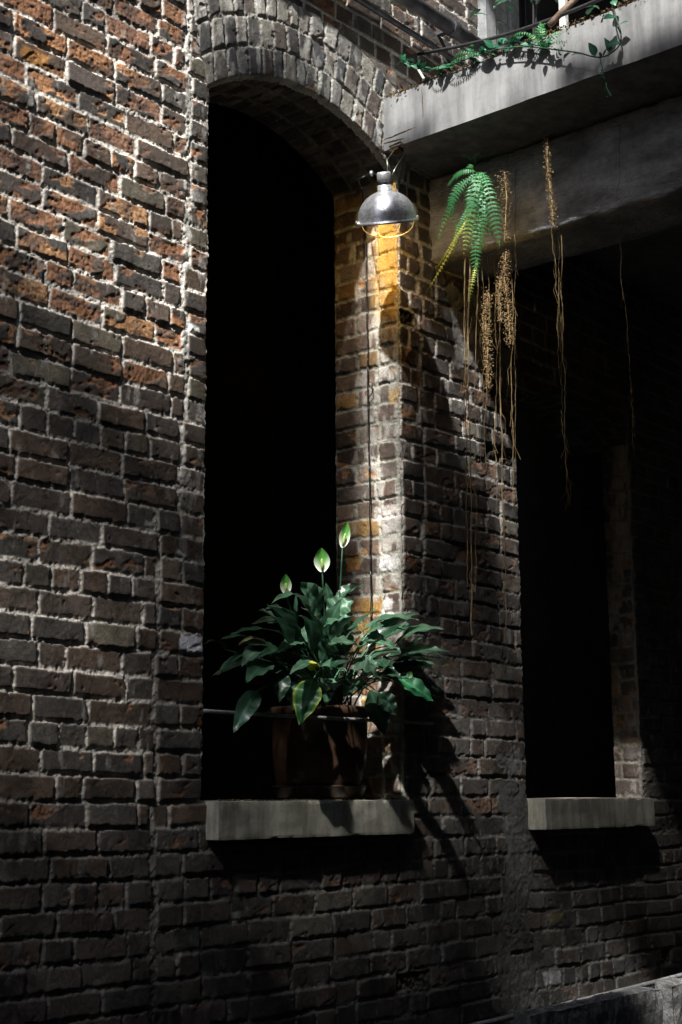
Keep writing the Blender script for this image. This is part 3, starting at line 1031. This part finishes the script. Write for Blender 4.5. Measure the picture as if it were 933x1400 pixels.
# filler leaves in the dark heart of the plant
for i in range(34):
    px = rnd.uniform(318, 585); py = rnd.uniform(858, 965) - 18*math.sin((px-318)/267*math.pi)
    dy = rnd.uniform(3.26, 3.44)
    B = onY(441+(px-441)*.62, 905+(py-905)*.5, dy+.04)
    ang = math.atan2(py-925, px-441)+rnd.uniform(-.5, .5)
    Lp = rnd.uniform(42, 80)
    T = onY(px+Lp*.6*math.cos(ang), py+Lp*.40*math.sin(ang)-4, dy-.04)
    if T.x > XR1-.03 and T.y > D-.04: T.y = D-.05
    mb = MB(); leaf_mesh(mb, B, T, rnd.uniform(.05, .09), (rnd.uniform(-.4, .3), rnd.uniform(-.8, -.1), 1), curl=rnd.uniform(.05, .18), cup=.25, seed=100+i)
    st_ = len(mb.v)
    mb.tube(petiole_pts(CROWN, B+(T-B)*.02, .03), .0025, 5)
    for q in range(st_, len(mb.v)): mb.at[q] = .001
    mb.build('leaf', m_leafd, lily, smooth=True)

# spathes
for (b, t, w, yb, yt) in (((315, 292), (313, 217), 44, 3.42, 3.41), ((443, 212), (440, 124), 64, 3.42, 3.41), ((514, 127), (533, 33), 44, 3.42, 3.40), ((748, 588), (758, 564), 26, 3.18, 3.17)):
    B = zp(*b, yb); T = zp(*t, yt)
    cdir = Vector((-B.x, -B.y, -B.z)).normalized()
    ax = (T-B)*.96; wm = w/SC*MPP*.92
    nn = -(cdir+Vector((0, 0, -.15)))
    mb = MB(); 
    # heart shaped hood, folded round the spadix
    n, m = 14, 8
    t_ = ax.normalized(); nn = (nn-t_*nn.dot(t_)).normalized(); sd_ = t_.cross(nn)
    vs = []; fs = []; at = []
    for i in range(n+1):
        u = i/n
        wv = max(.02, math.sin(math.pi*min(1, u*.93+.05))**.8*(1-.25*u))*wm/2*1.15
        c_ = B+ax*u*1.0+nn*ax.length*.10*math.sin(math.pi*u)
        for j in range(2*m+1):
            s_ = (j-m)/m
            vs.append(c_+sd_*s_*wv - nn*(abs(s_)**1.6)*wv*.55)
            # green towards the tip and rib, white at the lower half and margins
            g_ = .55*(1-abs(s_))+.9*u-.12
            at.append(min(1, max(.001, g_*.9)))
    kk = 2*m+1
    for i in range(n):
        for j in range(2*m): fs.append((i*kk+j, i*kk+j+1, (i+1)*kk+j+1, (i+1)*kk+j))
    mb.add(vs, fs, at)
    sp = mb.build('spathe', m_spathe, lily, smooth=True)
    if w > 30:
        mb = MB(); q = B+ax*.06-nn*.008; mb.tube([q, q+ax*.2, q+ax*.42, q+ax*.5], [.003, .0055, .005, .002], 10)
        mb.build('spadix', m_spadix, sp, smooth=True)
    mb = MB()
    if w > 30:
        base_ = CROWN+Vector(((B.x-CROWN.x)*.3, -.02, 0))
        mb.tube([base_, base_.lerp(B, .5)+Vector((0, 0, .03))-(base_-B)*0, B.lerp(base_, .12)+Vector((0, 0, .004)), B], [.0038, .003, .0026, .0024], 8)
    else:
        mb.tube([CROWN, CROWN.lerp(B, .5)+Vector((0, 0, .06)), B], [.003, .0025, .002], 6)
    mb.build('stem', m_stem, lily, smooth=True)

# ------------------------------------------------------------------ hanging lamp
LC = onY(530, 303, 3.262)      # centre of the rim
lamp = empty('hanging_lamp', tuple(LC), 'spun aluminium dome lamp with wire cage hanging from the balcony slab', 'lamp')
tilt = Matrix.Rotation(math.radians(-5), 3, Vector((cF[0], cF[1], 0)).normalized()) @ Matrix.Rotation(math.radians(24), 3, Vector((cR[0], cR[1], 0)).normalized())
Rl = .112
mb = MB()
prof = [(Rl+.006, -.004), (Rl+.007, .0), (Rl+.002, .003), (Rl, .008), *[(Rl*q, .008+.108*math.sqrt(1-q*q)) for q in (.985, .95, .9, .83, .74, .63, .5, .38, .28)], (Rl*.25, .115), (Rl*.245, .128)]
outer = prof; inner = [(r-.0015, z-.0015) for r, z in prof[::-1]][1:]
mb.lathe(outer+inner, LC, 64, tilt)
mb.build('lamp_shade', m_alu, lamp, smooth=True)
mb = MB()
mb.lathe([(.0265, .116), (.027, .135), (.021, .137), (.021, .150), (.0255, .151), (.0265, .156), (.0265, .178), (.023, .184), (.0, .185)], LC, 36, tilt)
mb.build('socket', m_cap, lamp, smooth=True)
mb = MB()
BC = LC+Vector((0, 0, .03))
mb.lathe([(.0, -.035), (.014, -.032), (.024, -.020), (.028, -.004), (.025, .014), (.016, .032), (.013, .045), (.013, .085)], BC, 28, tilt)
mb.build('bulb', m_bulb, lamp, smooth=True)
# cage: two crossing wire hoops below the rim and small clips
for k, ang in enumerate((10, 100, 55)):
    mb = MB(); pts = []
    for q in range(25):
        t_ = -1+2*q/24
        rr_ = (Rl+.001)*t_
        zz = -.058*math.sqrt(max(0, 1-abs(t_)**2.4))
        a = math.radians(ang)
        pts.append(LC + tilt @ Vector((rr_*math.cos(a), rr_*math.sin(a), zz+.0)))
    mb.tube(pts, .0014, 6)
    if k < 2: mb.build('cage_wire', m_brass if k == 0 else m_wire, lamp, smooth=True)
for ang in (-40, 140, 50):
    a = math.radians(ang)
    c_ = LC + tilt @ Vector(((Rl+.006)*math.cos(a), (Rl+.006)*math.sin(a), .006))
    mb = MB(); mb.box(c_.x-.006, c_.x+.006, c_.y-.004, c_.y+.004, c_.z-.004, c_.z+.006)
    mb.build('clip', m_wire, lamp, bevel=.001)
# wire bail and hook to the slab
HK = Vector((XS+.012, onX(540, 203, XS).y, 2.518))
top = LC + tilt @ Vector((.012, -.012, .180))
mb = MB()
top2 = LC + tilt @ Vector((.026, -.018, .168))
u_ = Vector((cR[0], cR[1], 0)).normalized()
mb.tube([top, top+Vector((0, 0, .05))-u_*.004, HK+Vector((0, 0, -.006))-u_*.012, HK+u_*.004, ], .0016, 6)
mb.tube([top2, top2+u_*.014+Vector((0, 0, .03)), HK+u_*.024+Vector((0, 0, -.03))], .0018, 6)
mb.tube([HK, HK+u_*.02+Vector((0, 0, -.012)), HK+u_*.024+Vector((0, 0, -.03))], .0016, 6)
pts = [LC + tilt @ (Vector((math.cos(a)*.03, math.sin(a)*.03, .118-.012*abs(math.sin(a*1.0))))) for a in np.linspace(-2.6, .9, 14)]
mb.tube(pts, .0012, 5)
mb.build('hanger_wire', m_wire, lamp, smooth=True)
# rusty bracket at the slab corner
mb = MB(); mb.box(HK.x-.016, HK.x+.02, HK.y-.02, HK.y+.02, 2.508, 2.524)
mb.tube([HK+Vector((-.02, .02, .01)), HK+Vector((-.02, -.035, .014)), HK+Vector((-.012, -.05, -.004))], .004, 6)
mb.build('bracket', m_moss, lamp)
pl = bpy.data.lights.new('bulb_light', 'POINT'); pl.energy = 1.0; pl.color = (1, .62, .18); pl.shadow_soft_size = .03
po = bpy.data.objects.new('bulb_light', pl); COL.objects.link(po); po.location = LC+Vector((0, 0, -.03)); po.parent = lamp
po.matrix_parent_inverse = lamp.matrix_world.inverted()

# cord from the socket down the reveal
s0 = LC + tilt @ Vector((-.012, .0, .184))
pts = [s0, onY(518, 240, 3.27), onY(508, 237, 3.30), onY(500, 240, 3.33), onY(490, 246, 3.36)]
q = [onX(496, 262, XR1-.012), onX(499, 310, XR1-.012)]
for k in range(1, 30):
    t_ = k/29
    q.append(onX(500+8*t_+rnd.uniform(-.7, .7), 310+545*t_, XR1-.016+rnd.uniform(-.002, .002)))
mb = MB(); mb.tube(pts+q, .0026, 7)
cd = mb.build('power_cord', m_cord, None, smooth=True)
tag(cd, 'thin worn power cord from the dome lamp down the brick reveal', 'cord')
mb = MB(); c_ = pts[2]; mb.tube([c_+Vector((0, 0, .008)), c_-Vector((0, 0, .010))], .0065, 12)
mb.build('cord_clip', m_cap, cd, smooth=True)
c_ = onX(506, 538, XR1-.014)
mb = MB(); mb.tube([c_+Vector((0, .003, .05)), c_+Vector((0, -.012, .04)), c_+Vector((0, -.012, -.0)), c_+Vector((0, .012, -.02))], .0022, 6)
mb.build('cable_tie', m_cordb, cd, smooth=True)

# ------------------------------------------------------------------ fern under the slab
FO = (580, 190); FS = 4.829


def fz(x, y, X): return onX(FO[0]+x/FS, FO[1]+y/FS, X)


frn = empty('fern', tuple(fz(350, 200, 4.46)), 'green fern drooping from the dark beam under the balcony slab', 'fern')
FDX = -.13
FR = [
    ([(340, 215), (260, 245), (145, 322)], 52, 4.56, 'g'), ([(345, 160), (375, 118), (428, 108)], 34, 4.58, 'g'),
    ([(330, 150), (290, 120), (262, 115)], 34, 4.58, 'g'), ([(350, 220), (372, 340), (412, 492)], 92, 4.54, 'g'),
    ([(370, 230), (345, 480), (262, 768)], 88, 4.50, 'h'), ([(350, 240), (335, 430), (350, 665)], 78, 4.53, 'g'),
    ([(330, 240), (215, 400), (222, 605)], 58, 4.56, 'g'), ([(330, 230), (225, 420), (85, 684)], 60, 4.54, 'g'),
    ([(380, 220), (465, 400), (500, 712)], 92, 4.55, 'g'), ([(375, 260), (415, 520), (368, 772)], 66, 4.54, 'g'),
    ([(370, 400), (372, 700), (338, 972)], 78, 4.55, 'g'), ([(350, 800), (345, 980), (292, 1116)], 34, 4.55, 'y'),
    ([(300, 500), (220, 700), (85, 846)], 30, 4.52, 'y'), ([(310, 480), (180, 800), (4, 1026)], 30, 4.54, 'y'),
    ([(320, 420), (262, 600), (196, 765)], 48, 4.53, 'h'), ([(360, 300), (420, 480), (440, 650)], 60, 4.56, 'g'),
    ([(370, 230), (400, 250), (440, 330)], 60, 4.58, 'g'), ([(330, 180), (330, 200), (300, 280)], 50, 4.58, 'g'),
]


def frond(pl_, wpx, X, kind, parent, zfun, scale, seed):
    r = random.Random(seed)
    P_ = [zfun(x, y, X) for x, y in pl_]
    # quadratic curve through 3 points
    pts = []
    n = 46
    for k in range(n+1):
        t_ = k/n
        c1 = P_[1]*2-(P_[0]+P_[2])*.5
        p_ = P_[0]*(1-t_)**2+c1*2*t_*(1-t_)+P_[2]*t_**2
        p_ += Vector((-.03*math.sin(math.pi*t_), 0, 0))
        pts.append(p_)
    mb = MB()
    mb.tube(pts, [.0016*(1-.7*k/n) for k in range(n+1)], 5)
    mb.at = [.001]*len(mb.v)
    wm = wpx/scale*5.3/CAM_F/2*1.15
    L = sum((pts[i+1]-pts[i]).length for i in range(n))
    s = 0; step = max(.0085, wm*.46); acc = 0
    for i in range(n):
        seg = pts[i+1]-pts[i]; t_ = seg.normalized()
        acc += seg.length; s += seg.length
        if acc < step: continue
        acc = 0
        u = s/L
        ln = wm*max(.12, math.sin(math.pi*min(1, (u*.86+.12)))**.7)*r.uniform(.85, 1.1)
        face = Vector((-1, -.55, .35)).normalized()
        sd_ = t_.cross(face).normalized(); nn = sd_.cross(t_).normalized()
        for sg in (-1, 1):
            d_ = (sd_*sg*1.0+t_*.28+nn*r.uniform(-.25, .1)).normalized()
            b_0 = pts[i]; hw = ln*.13+.0008
            up = t_*hw
            q0 = b_0-up*.7; q1 = b_0+up*.7
            m0 = b_0+d_*ln*.5-up*1.0+nn*ln*.05; m1 = b_0+d_*ln*.5+up*1.0+nn*ln*.05
            e_ = b_0+d_*ln-nn*ln*.15+t_*ln*.10
            a_ = .55+.5*u if kind == 'h' else .2+.25*u
            mb.add([q0, q1, m1, m0, e_], [(0, 1, 2, 3), (3, 2, 4)], a_)
    return mb.build('frond', m_ferny if kind == 'y' else m_fern, parent)


for i, (pl_, w, X, k) in enumerate(FR):
    o = frond(pl_, w*1.15, X+FDX, k, frn, fz, FS, i)
    if k == 'y': o['label'] = 'thin yellowing frond'

# ------------------------------------------------------------------ hanging roots and dry seed clusters
def strand(x, y0, y1, X, r, bend=3, seed=0, xe=None):
    rr_ = random.Random(seed)
    pts = []; n = 40; wx = 0
    for k in range(n+1):
        t_ = k/n
        wx += rr_.gauss(0, bend*.16); wx *= .93
        xx = x + (0 if xe is None else (xe-x)*t_)
        p_ = onX(xx+wx, y0+(y1-y0)*t_, X)
        pts.append(p_)
    return pts


RT = [  # px x, y0, y1, X plane, radius, x end
    (636, 352, 800, 4.66, .0018, 640), (641, 352, 868, 4.68, .0026, 643), (652, 350, 812, 4.70, .0012, 655), (667, 340, 640, 4.72, .0014, 668),
    (676, 338, 700, 4.74, .0018, 680), (684, 330, 880, 4.76, .0026, 690), (706, 230, 690, 4.63, .0010, 704), (700, 330, 700, 4.75, .0016, 702),
    (764, 300, 655, 4.66, .0016, 771), (762, 310, 560, 4.67, .001, 768), (756, 300, 480, 4.65, .001, 768), (768, 560, 690, 4.66, .0009, 778), (846, 286, 625, 4.70, .0011, 863),
    (694, 210, 330, 4.62, .001, 690), (748, 180, 330, 4.62, .001, 756), (848, 170, 290, 4.615, .0008, 847),
    (660, 350, 560, 4.7, .001, 661), (645, 352, 600, 4.68, .0012, 634),
]
ROOTLAB = ['leftmost root of the bundle hanging below the fern', 'thick olive root hanging lowest at the left of the bundle below the fern',
    'fine root third from the left below the fern, on the plaster patch', 'thin root beside the long dry seed cluster below the fern',
    'middle root of the bundle, just right of the long dry seed cluster', 'thick root reaching lowest down the right side of the brick pier',
    'fine thread root right beside the dark narrow opening, starting on the beam', 'root hanging just left of the narrow opening, from under the beam',
    'longest root of the bundle over the narrow opening right of the fern', 'thin root second in the bundle over the narrow opening, ending higher',
    'short curved root, leftmost of the bundle over the narrow opening', 'wispy end of root drifting right at the bottom of the bundle over the narrow opening',
    'long single root hanging furthest right, against the dark', 'fine root thread on the beam face beside the withered tuft',
    'root thread running through the dry seed cluster on the beam face', 'fine short root thread on the face of the dark beam at far right',
    'short root behind the long dry seed cluster below the fern', 'short root curving left across the plaster patch below the fern']
for i, (x, y0, y1, X, r, xe) in enumerate(RT):
    pts = strand(x, y0, y1, X, r, 5, i, xe)
    mb = MB(); mb.tube(pts, [r*1.25*(1-.5*k/40)*(.7+.6*rnd.random()) for k in range(41)], 5)
    # short side rootlets
    for k in range(5):
        j = rnd.randrange(6, 34)
        a_ = pts[j]; mb.tube([a_, a_+Vector((rnd.uniform(-.012, .012), rnd.uniform(-.02, .02), -.03)), a_+Vector((rnd.uniform(-.016, .016), rnd.uniform(-.025, .025), -.09))], r*.45, 4)
    tag(mb.build('hanging_root', m_root, None), ROOTLAB[i], 'root', 'thin roots hanging from the beam')


SEEDP = []


def seedclump(pl_, X, spread, count, label, seed):
    X = X-.17
    SEEDP.extend(onX(x, y, X) for x, y in pl_)
    rr_ = random.Random(seed)
    mb = MB()
    P_ = [onX(x, y, X) for x, y in pl_]
    mb.tube(P_, .0022, 5)
    for k in range(int(count*1.5)):
        t_ = rr_.random()*(len(P_)-1); i = int(t_); f_ = t_-i
        c_ = P_[i].lerp(P_[i+1], f_)+Vector((rr_.gauss(0, spread*.75), rr_.gauss(0, spread*.75), rr_.gauss(0, .008)))
        s_ = rr_.uniform(.0016, .0040)
        d1 = Vector([rr_.gauss(0, 1) for _ in range(3)]).normalized()*s_
        d2 = d1.orthogonal().normalized()*s_*.7; d3 = d1.cross(d2).normalized()*s_*.6
        mb.add([c_+d1, c_-d1, c_+d2, c_-d2, c_+d3], [(0, 2, 4), (2, 1, 4), (1, 3, 4), (3, 0, 4), (0, 3, 1, 2)])
    return tag(mb.build('dried_vine', m_seed, None), label, 'dried vine', 'dry seed clusters hanging by the fern')


seedclump([(668, 400), (664, 440), (667, 480), (668, 530)], 4.60, .012, 750, 'long dry seed cluster hanging left, reaching lowest below the fern', 1)
seedclump([(692, 345), (690, 380), (695, 420), (698, 470)], 4.60, .013, 700, 'dry seed cluster hanging just right of the fern, by the pier', 2)
seedclump([(684, 380), (683, 410), (686, 440)], 4.62, .010, 300, 'small dry seed cluster hanging between the two longer ones', 3)
seedclump([(748, 190), (749, 230), (754, 270), (757, 310)], 4.62, .009, 420, 'dry seed cluster on the grey face of the beam, furthest right', 4)
seedclump([(690, 235), (693, 270), (690, 330)], 4.63, .018, 260, 'brown withered tuft against the beam right beside the fern fronds', 5)

# ------------------------------------------------------------------ ivy along the slab's edge
def ivy(name, path, leaves, label, X, r=.002, cat='vine', mat=None, seed=0, size=(.02, .04)):
    rr_ = random.Random(seed)
    root = empty(name, tuple(path[0]), label, cat)
    mb = MB()
    # smooth path
    pts = []
    for i in range(len(path)-1):
        p0 = path[max(i-1, 0)]; p1 = path[i]; p2 = path[i+1]; p3 = path[min(i+2, len(path)-1)]
        for k in range(6):
            t_ = k/6
            pts.append(.5*((2*p1)+(p2-p0)*t_+(2*p0-5*p1+4*p2-p3)*t_*t_+(3*p1-p0-3*p2+p3)*t_**3))
    pts.append(path[-1])
    mb.tube(pts, r, 6)
    mb.build('stem', m_stem, root, smooth=True)
    for k in range(leaves):
        j = int((k+.5)/leaves*(len(pts)-1))
        b_ = pts[j]
        L = rr_.uniform(*size)
        d_ = Vector((rr_.uniform(-1, .3), rr_.uniform(-1, 1), rr_.uniform(-.5, .7))).normalized()
        mbl = MB()
        leaf_mesh(mbl, b_+d_*.004, b_+d_*L, L*rr_.uniform(.5, .8), (rr_.uniform(-1, 0), -.4, rr_.uniform(.2, 1)), curl=.05, cup=.2, n=7, m=3, wavy=.02, seed=k)
        mbl.build('leaf', mat or m_ivy, root, smooth=True)
    return root


pth = [onX(x, y, XS-.02) for x, y in ((548, 84), (562, 88), (580, 95), (605, 92), (635, 82), (670, 68), (700, 58), (735, 62), (752, 64))]
pth[0] = onY(548, 84, 3.36)
ivy('ivy_vine', pth, 74, 'dark ivy creeping along the top edge of the grey slab', XS, .0022, seed=1, size=(.022, .05))
pth = [onX(x, y, XS-.035) for x, y in ((655, 73), (690, 66), (725, 64), (760, 68), (790, 72), (815, 78), (832, 75), (847, 62), (849, 45), (842, 22), (836, -8))]
ivy('ivy_tendril', pth, 17, 'long looping ivy tendril hanging in front of the slab at right', XS, .0026, seed=2, size=(.03, .06))
pth = [onX(x, y, XS-.035) for x, y in ((820, 76), (823, 90), (826, 105), (830, 120), (836, 132))]
ivy('hanging_ivy', pth, 16, 'short ivy end dangling below the slab from the looping tendril', XS, .002, seed=3, size=(.012, .024))
# small ferns sprouting on the slab edge
sf = empty('small_fern', tuple(onX(745, 62, XS)), 'small bright fern tuft sprouting on the slab edge beside the branch', 'fern')
idf = lambda x, y, X: onX(x, y, X)
for i, (pl_, w) in enumerate(((((740, 66), (748, 50), (738, 30)), 9), (((745, 66), (760, 55), (774, 42)), 10), (((742, 66), (735, 55), (722, 48)), 8), (((748, 66), (765, 62), (776, 58)), 8), (((742, 64), (742, 45), (748, 32)), 8))):
    frond(pl_, w*1.3, XS-.02, 'g', sf, idf, 1.0, 60+i)
sf = empty('small_fern', tuple(onX(640, 85, XS)), 'thin light green fern creeping on the slab edge nearer the wall', 'fern')
for i, (pl_, w) in enumerate(((((660, 72), (630, 86), (610, 97)), 7), (((655, 76), (636, 76), (618, 86)), 6), (((700, 60), (715, 50), (735, 50)), 6), (((650, 74), (652, 66), (643, 65)), 5), (((620, 92), (600, 97), (588, 99)), 5))):
    frond(pl_, w*1.3, XS-.025, 'g', sf, idf, 1.0, 80+i)
# dark bush standing on the balcony
bush = empty('balcony_shrub', (4.62, 2.9, 2.745), 'dark leafy shrub standing on the balcony in front of the doorway', 'shrub')
mb = MB(); cB = onX(722, 8, 4.75)
for k in range(2): mb.tube([(cB.x+.02*k, cB.y, 2.745), (cB.x+.03*k-.05, cB.y+.04*(k-2), cB.z), (cB.x+.05*(k-2), cB.y+.09*(k-2), cB.z+.3)], .005, 6)
mb.build('stem', m_cordb, bush)
for k in range(90):
    b_ = cB+Vector((rnd.gauss(0, .08), rnd.gauss(0, .12), rnd.uniform(-.07, .45)))
    d_ = Vector((rnd.uniform(-1, .5), rnd.uniform(-1, 1), rnd.uniform(-.5, .4))).normalized()
    L = rnd.uniform(.05, .09)
    mbl = MB(); leaf_mesh(mbl, b_, b_+d_*L, L*.5, (rnd.uniform(-1, 0), -.5, 1), curl=.08, cup=.2, n=8, m=3, seed=k)
    mbl.build('leaf', m_leafd, bush, smooth=True)

# ------------------------------------------------------------------ concrete parapet and handrail low in the foreground
def coarse_block(name, x0, x1, y0, y1, z0, z1, seed, label):
    nx, ny, nz = 60, 12, 26
    vs = []; fs = []
    xs = np.linspace(x0, x1, nx); 
    prof = [(y0, z0+(z1-z0)*k/nz) for k in range(nz)] + [(y0+(y1-y0)*k/ny, z1) for k in range(ny+1)] + [(y1, z0)]
    m_ = len(prof)
    for i, x in enumerate(xs):
        for j, (y, z) in enumerate(prof):
            a = fbm(np.array(x*9.), np.array((y+z)*9.), seed, 4)-.5
            b = fbm(np.array(x*45.), np.array((y*1.3+z)*45.), seed+4, 3)-.5
            rd = 0
            if z > z1-.03 and y < y0+.03: rd = .006
            vs.append((x, y-(float(b)*.016+float(a)*.012)*(y == y0)+rd*(y == y0), z-(rd if z == z1 else 0)+float(a)*.014*(z > z1-.06)+float(b)*.010*(z == z1)))
    for i in range(nx-1):
        for j in range(m_):
            fs.append((i*m_+j, (i+1)*m_+j, (i+1)*m_+(j+1) % m_, i*m_+(j+1) % m_))
    fs.append(tuple(range(m_))[::-1]); fs.append(tuple((nx-1)*m_+j for j in range(m_)))
    mb = MB(); mb.add(vs, fs)
    return tag(mb.build(name, m_block, None), label, 'concrete block')


yb_ = 2.75
p0 = onY(728, 1384, yb_); p1 = onY(905, 1352, yb_)
coarse_block('concrete_block', p0.x, p1.x, yb_, yb_+.07, -1.75, (p0.z+p1.z)/2, 3, 'rough grey concrete block in the lower right corner, under the pipe')
p2 = onY(912, 1350, yb_+.06)
coarse_block('concrete_block', p2.x, p2.x+.6, yb_+.03, yb_+.11, -1.75, (p0.z+p1.z)/2-.004, 9, 'second rough concrete block cut off by the right edge of the photo')
a_ = onY(560, 1422, 3.12); b2 = onY(945, 1330, 3.12)
mb = MB(); mb.tube([a_, a_.lerp(b2, .4)+Vector((0, 0, -.006)), a_.lerp(b2, .75)+Vector((0, 0, -.004)), b2, b2+(b2-a_)], .0095, 12)
tag(mb.build('handrail_pipe', m_pipe2, None, smooth=True), 'thin metal pipe sloping past the brick wall above the concrete block', 'pipe')

# ------------------------------------------------------------------ the alley around: wall across, unseen slabs and leaves added overhead to shape the light
opp = MB(); opp.box(-14, 14, -2.2, -1.7, -1.75, 9.5)
tag(opp.build('facing_building', m_opp, None), 'tall dark brick building on the other side of the alley', 'building')
end = MB(); end.box(10.5, 10.9, -1.7, D-.02, -1.75, 9.5)
tag(end.build('end_building', m_opp, None), 'dark brick building closing the far right end of the alley', 'building')
end = MB(); end.box(-9.0, -8.6, -1.7, D-.02, -1.75, 4.5)
tag(end.build('low_building', m_opp, None), 'low dark brick building closing the near end of the alley', 'building')

HW = 5.5
wk = empty('sun_blocker', (-3, 1, HW), 'unseen overhead slab added to block sun from the brick wall', 'light blocker')
def shade_slab(poly, z, th, parent, name='shade_slab'):
    mb = MB(); n = len(poly)
    mb.add([(x, y, z) for x, y in poly]+[(x, y, z+th) for x, y in poly],
           [tuple(range(n))[::-1], tuple(range(n, 2*n))]+[(i, (i+1) % n, n+(i+1) % n, n+i) for i in range(n)])
    return mb.build(name, m_beam, parent)


# far edge of the added sun blocker: how much sun slips past it onto the wall
TEL, TAZ = math.tan(SUN_EL), SUN_AZ
KX = math.cos(TAZ)/TEL; KY = math.sin(TAZ)/TEL


def to_deck(X, z):      # the point of the blocker level whose shadow falls on (X, z) of the brick wall
    return (X-KX*(HW-z), D-KY*(HW-z))


YE = D-KY*(HW+.7)
SUN_BLOCK = [(-8.5, -1.7), (1.84, -1.7), (1.84, YE), (.95, YE), (.95, .3), (-.25, .3), (-.25, YE), (-8.5, YE)]
wk2 = empty('sky_blocker', (4, 2, HW), 'unseen overhead slab added to darken the right end of the alley', 'balcony')  # added only to keep sky light off the right side
shade_slab([(3.35, .5), (10.4, .5), (10.4, D-.02), (3.35, D-.02)], HW, .14, wk2)
shade_slab(SUN_BLOCK, HW, .14, wk)


def deck_of(p): 
    k = (HW-p[2])/sd[2]
    return (p[0]+k*sd[0], p[1]+k*sd[1])


CLEAR = [(*deck_of(p), .07) for p in SEEDP]  # gaps in the leaf screen so seeds, fern and lamp catch sun
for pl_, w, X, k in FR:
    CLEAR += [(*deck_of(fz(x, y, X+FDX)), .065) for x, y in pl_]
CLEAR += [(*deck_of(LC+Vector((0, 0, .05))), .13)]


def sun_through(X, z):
    """share of sunlight the added leaf screen lets past, by where it lands on the wall plane"""
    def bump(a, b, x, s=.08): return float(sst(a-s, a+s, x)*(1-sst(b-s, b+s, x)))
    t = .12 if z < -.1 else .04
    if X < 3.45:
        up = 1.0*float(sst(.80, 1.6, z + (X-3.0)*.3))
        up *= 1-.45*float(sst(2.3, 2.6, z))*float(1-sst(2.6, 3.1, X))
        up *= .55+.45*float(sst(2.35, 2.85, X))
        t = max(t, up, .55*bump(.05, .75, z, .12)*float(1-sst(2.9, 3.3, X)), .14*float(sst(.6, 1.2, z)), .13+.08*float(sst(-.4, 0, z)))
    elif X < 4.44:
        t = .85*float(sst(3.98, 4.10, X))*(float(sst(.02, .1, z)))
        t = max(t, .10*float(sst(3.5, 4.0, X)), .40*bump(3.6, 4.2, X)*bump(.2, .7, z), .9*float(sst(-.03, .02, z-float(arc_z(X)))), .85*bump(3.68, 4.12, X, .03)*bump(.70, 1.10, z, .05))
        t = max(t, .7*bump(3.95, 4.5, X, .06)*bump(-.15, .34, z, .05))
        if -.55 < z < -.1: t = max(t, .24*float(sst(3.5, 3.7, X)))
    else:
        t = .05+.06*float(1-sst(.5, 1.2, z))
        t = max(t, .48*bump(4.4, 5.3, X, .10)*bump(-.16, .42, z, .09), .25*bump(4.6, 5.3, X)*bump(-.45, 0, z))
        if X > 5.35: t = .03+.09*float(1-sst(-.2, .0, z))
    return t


cr_ = MB(); rc = random.Random(5); LS = .042  # added leaves, their density set by the wanted sun pattern
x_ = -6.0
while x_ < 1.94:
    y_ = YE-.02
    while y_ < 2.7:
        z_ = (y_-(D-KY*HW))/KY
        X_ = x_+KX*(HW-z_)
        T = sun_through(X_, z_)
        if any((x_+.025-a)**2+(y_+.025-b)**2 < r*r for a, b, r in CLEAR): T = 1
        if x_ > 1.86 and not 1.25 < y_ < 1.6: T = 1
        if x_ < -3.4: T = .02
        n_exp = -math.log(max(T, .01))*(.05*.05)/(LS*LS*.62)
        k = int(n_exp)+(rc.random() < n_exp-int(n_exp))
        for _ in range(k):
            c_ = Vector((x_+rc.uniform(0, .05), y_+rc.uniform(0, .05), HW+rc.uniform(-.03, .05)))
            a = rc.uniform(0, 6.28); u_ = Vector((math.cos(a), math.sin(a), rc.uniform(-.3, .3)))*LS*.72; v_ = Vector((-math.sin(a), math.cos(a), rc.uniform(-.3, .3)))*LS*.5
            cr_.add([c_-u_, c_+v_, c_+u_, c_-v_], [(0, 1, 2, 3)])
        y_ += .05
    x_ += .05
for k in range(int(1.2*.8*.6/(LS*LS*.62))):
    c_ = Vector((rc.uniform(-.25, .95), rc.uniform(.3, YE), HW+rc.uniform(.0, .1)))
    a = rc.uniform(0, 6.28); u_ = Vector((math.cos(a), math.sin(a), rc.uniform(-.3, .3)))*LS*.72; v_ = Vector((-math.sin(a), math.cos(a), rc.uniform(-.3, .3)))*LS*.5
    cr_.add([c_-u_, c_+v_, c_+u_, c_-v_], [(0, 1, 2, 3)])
tag(cr_.build('leaf_screen', m_leafd, None), 'unseen leaves added overhead, thinned out to shape the sun on the wall', None, None, 'stuff')
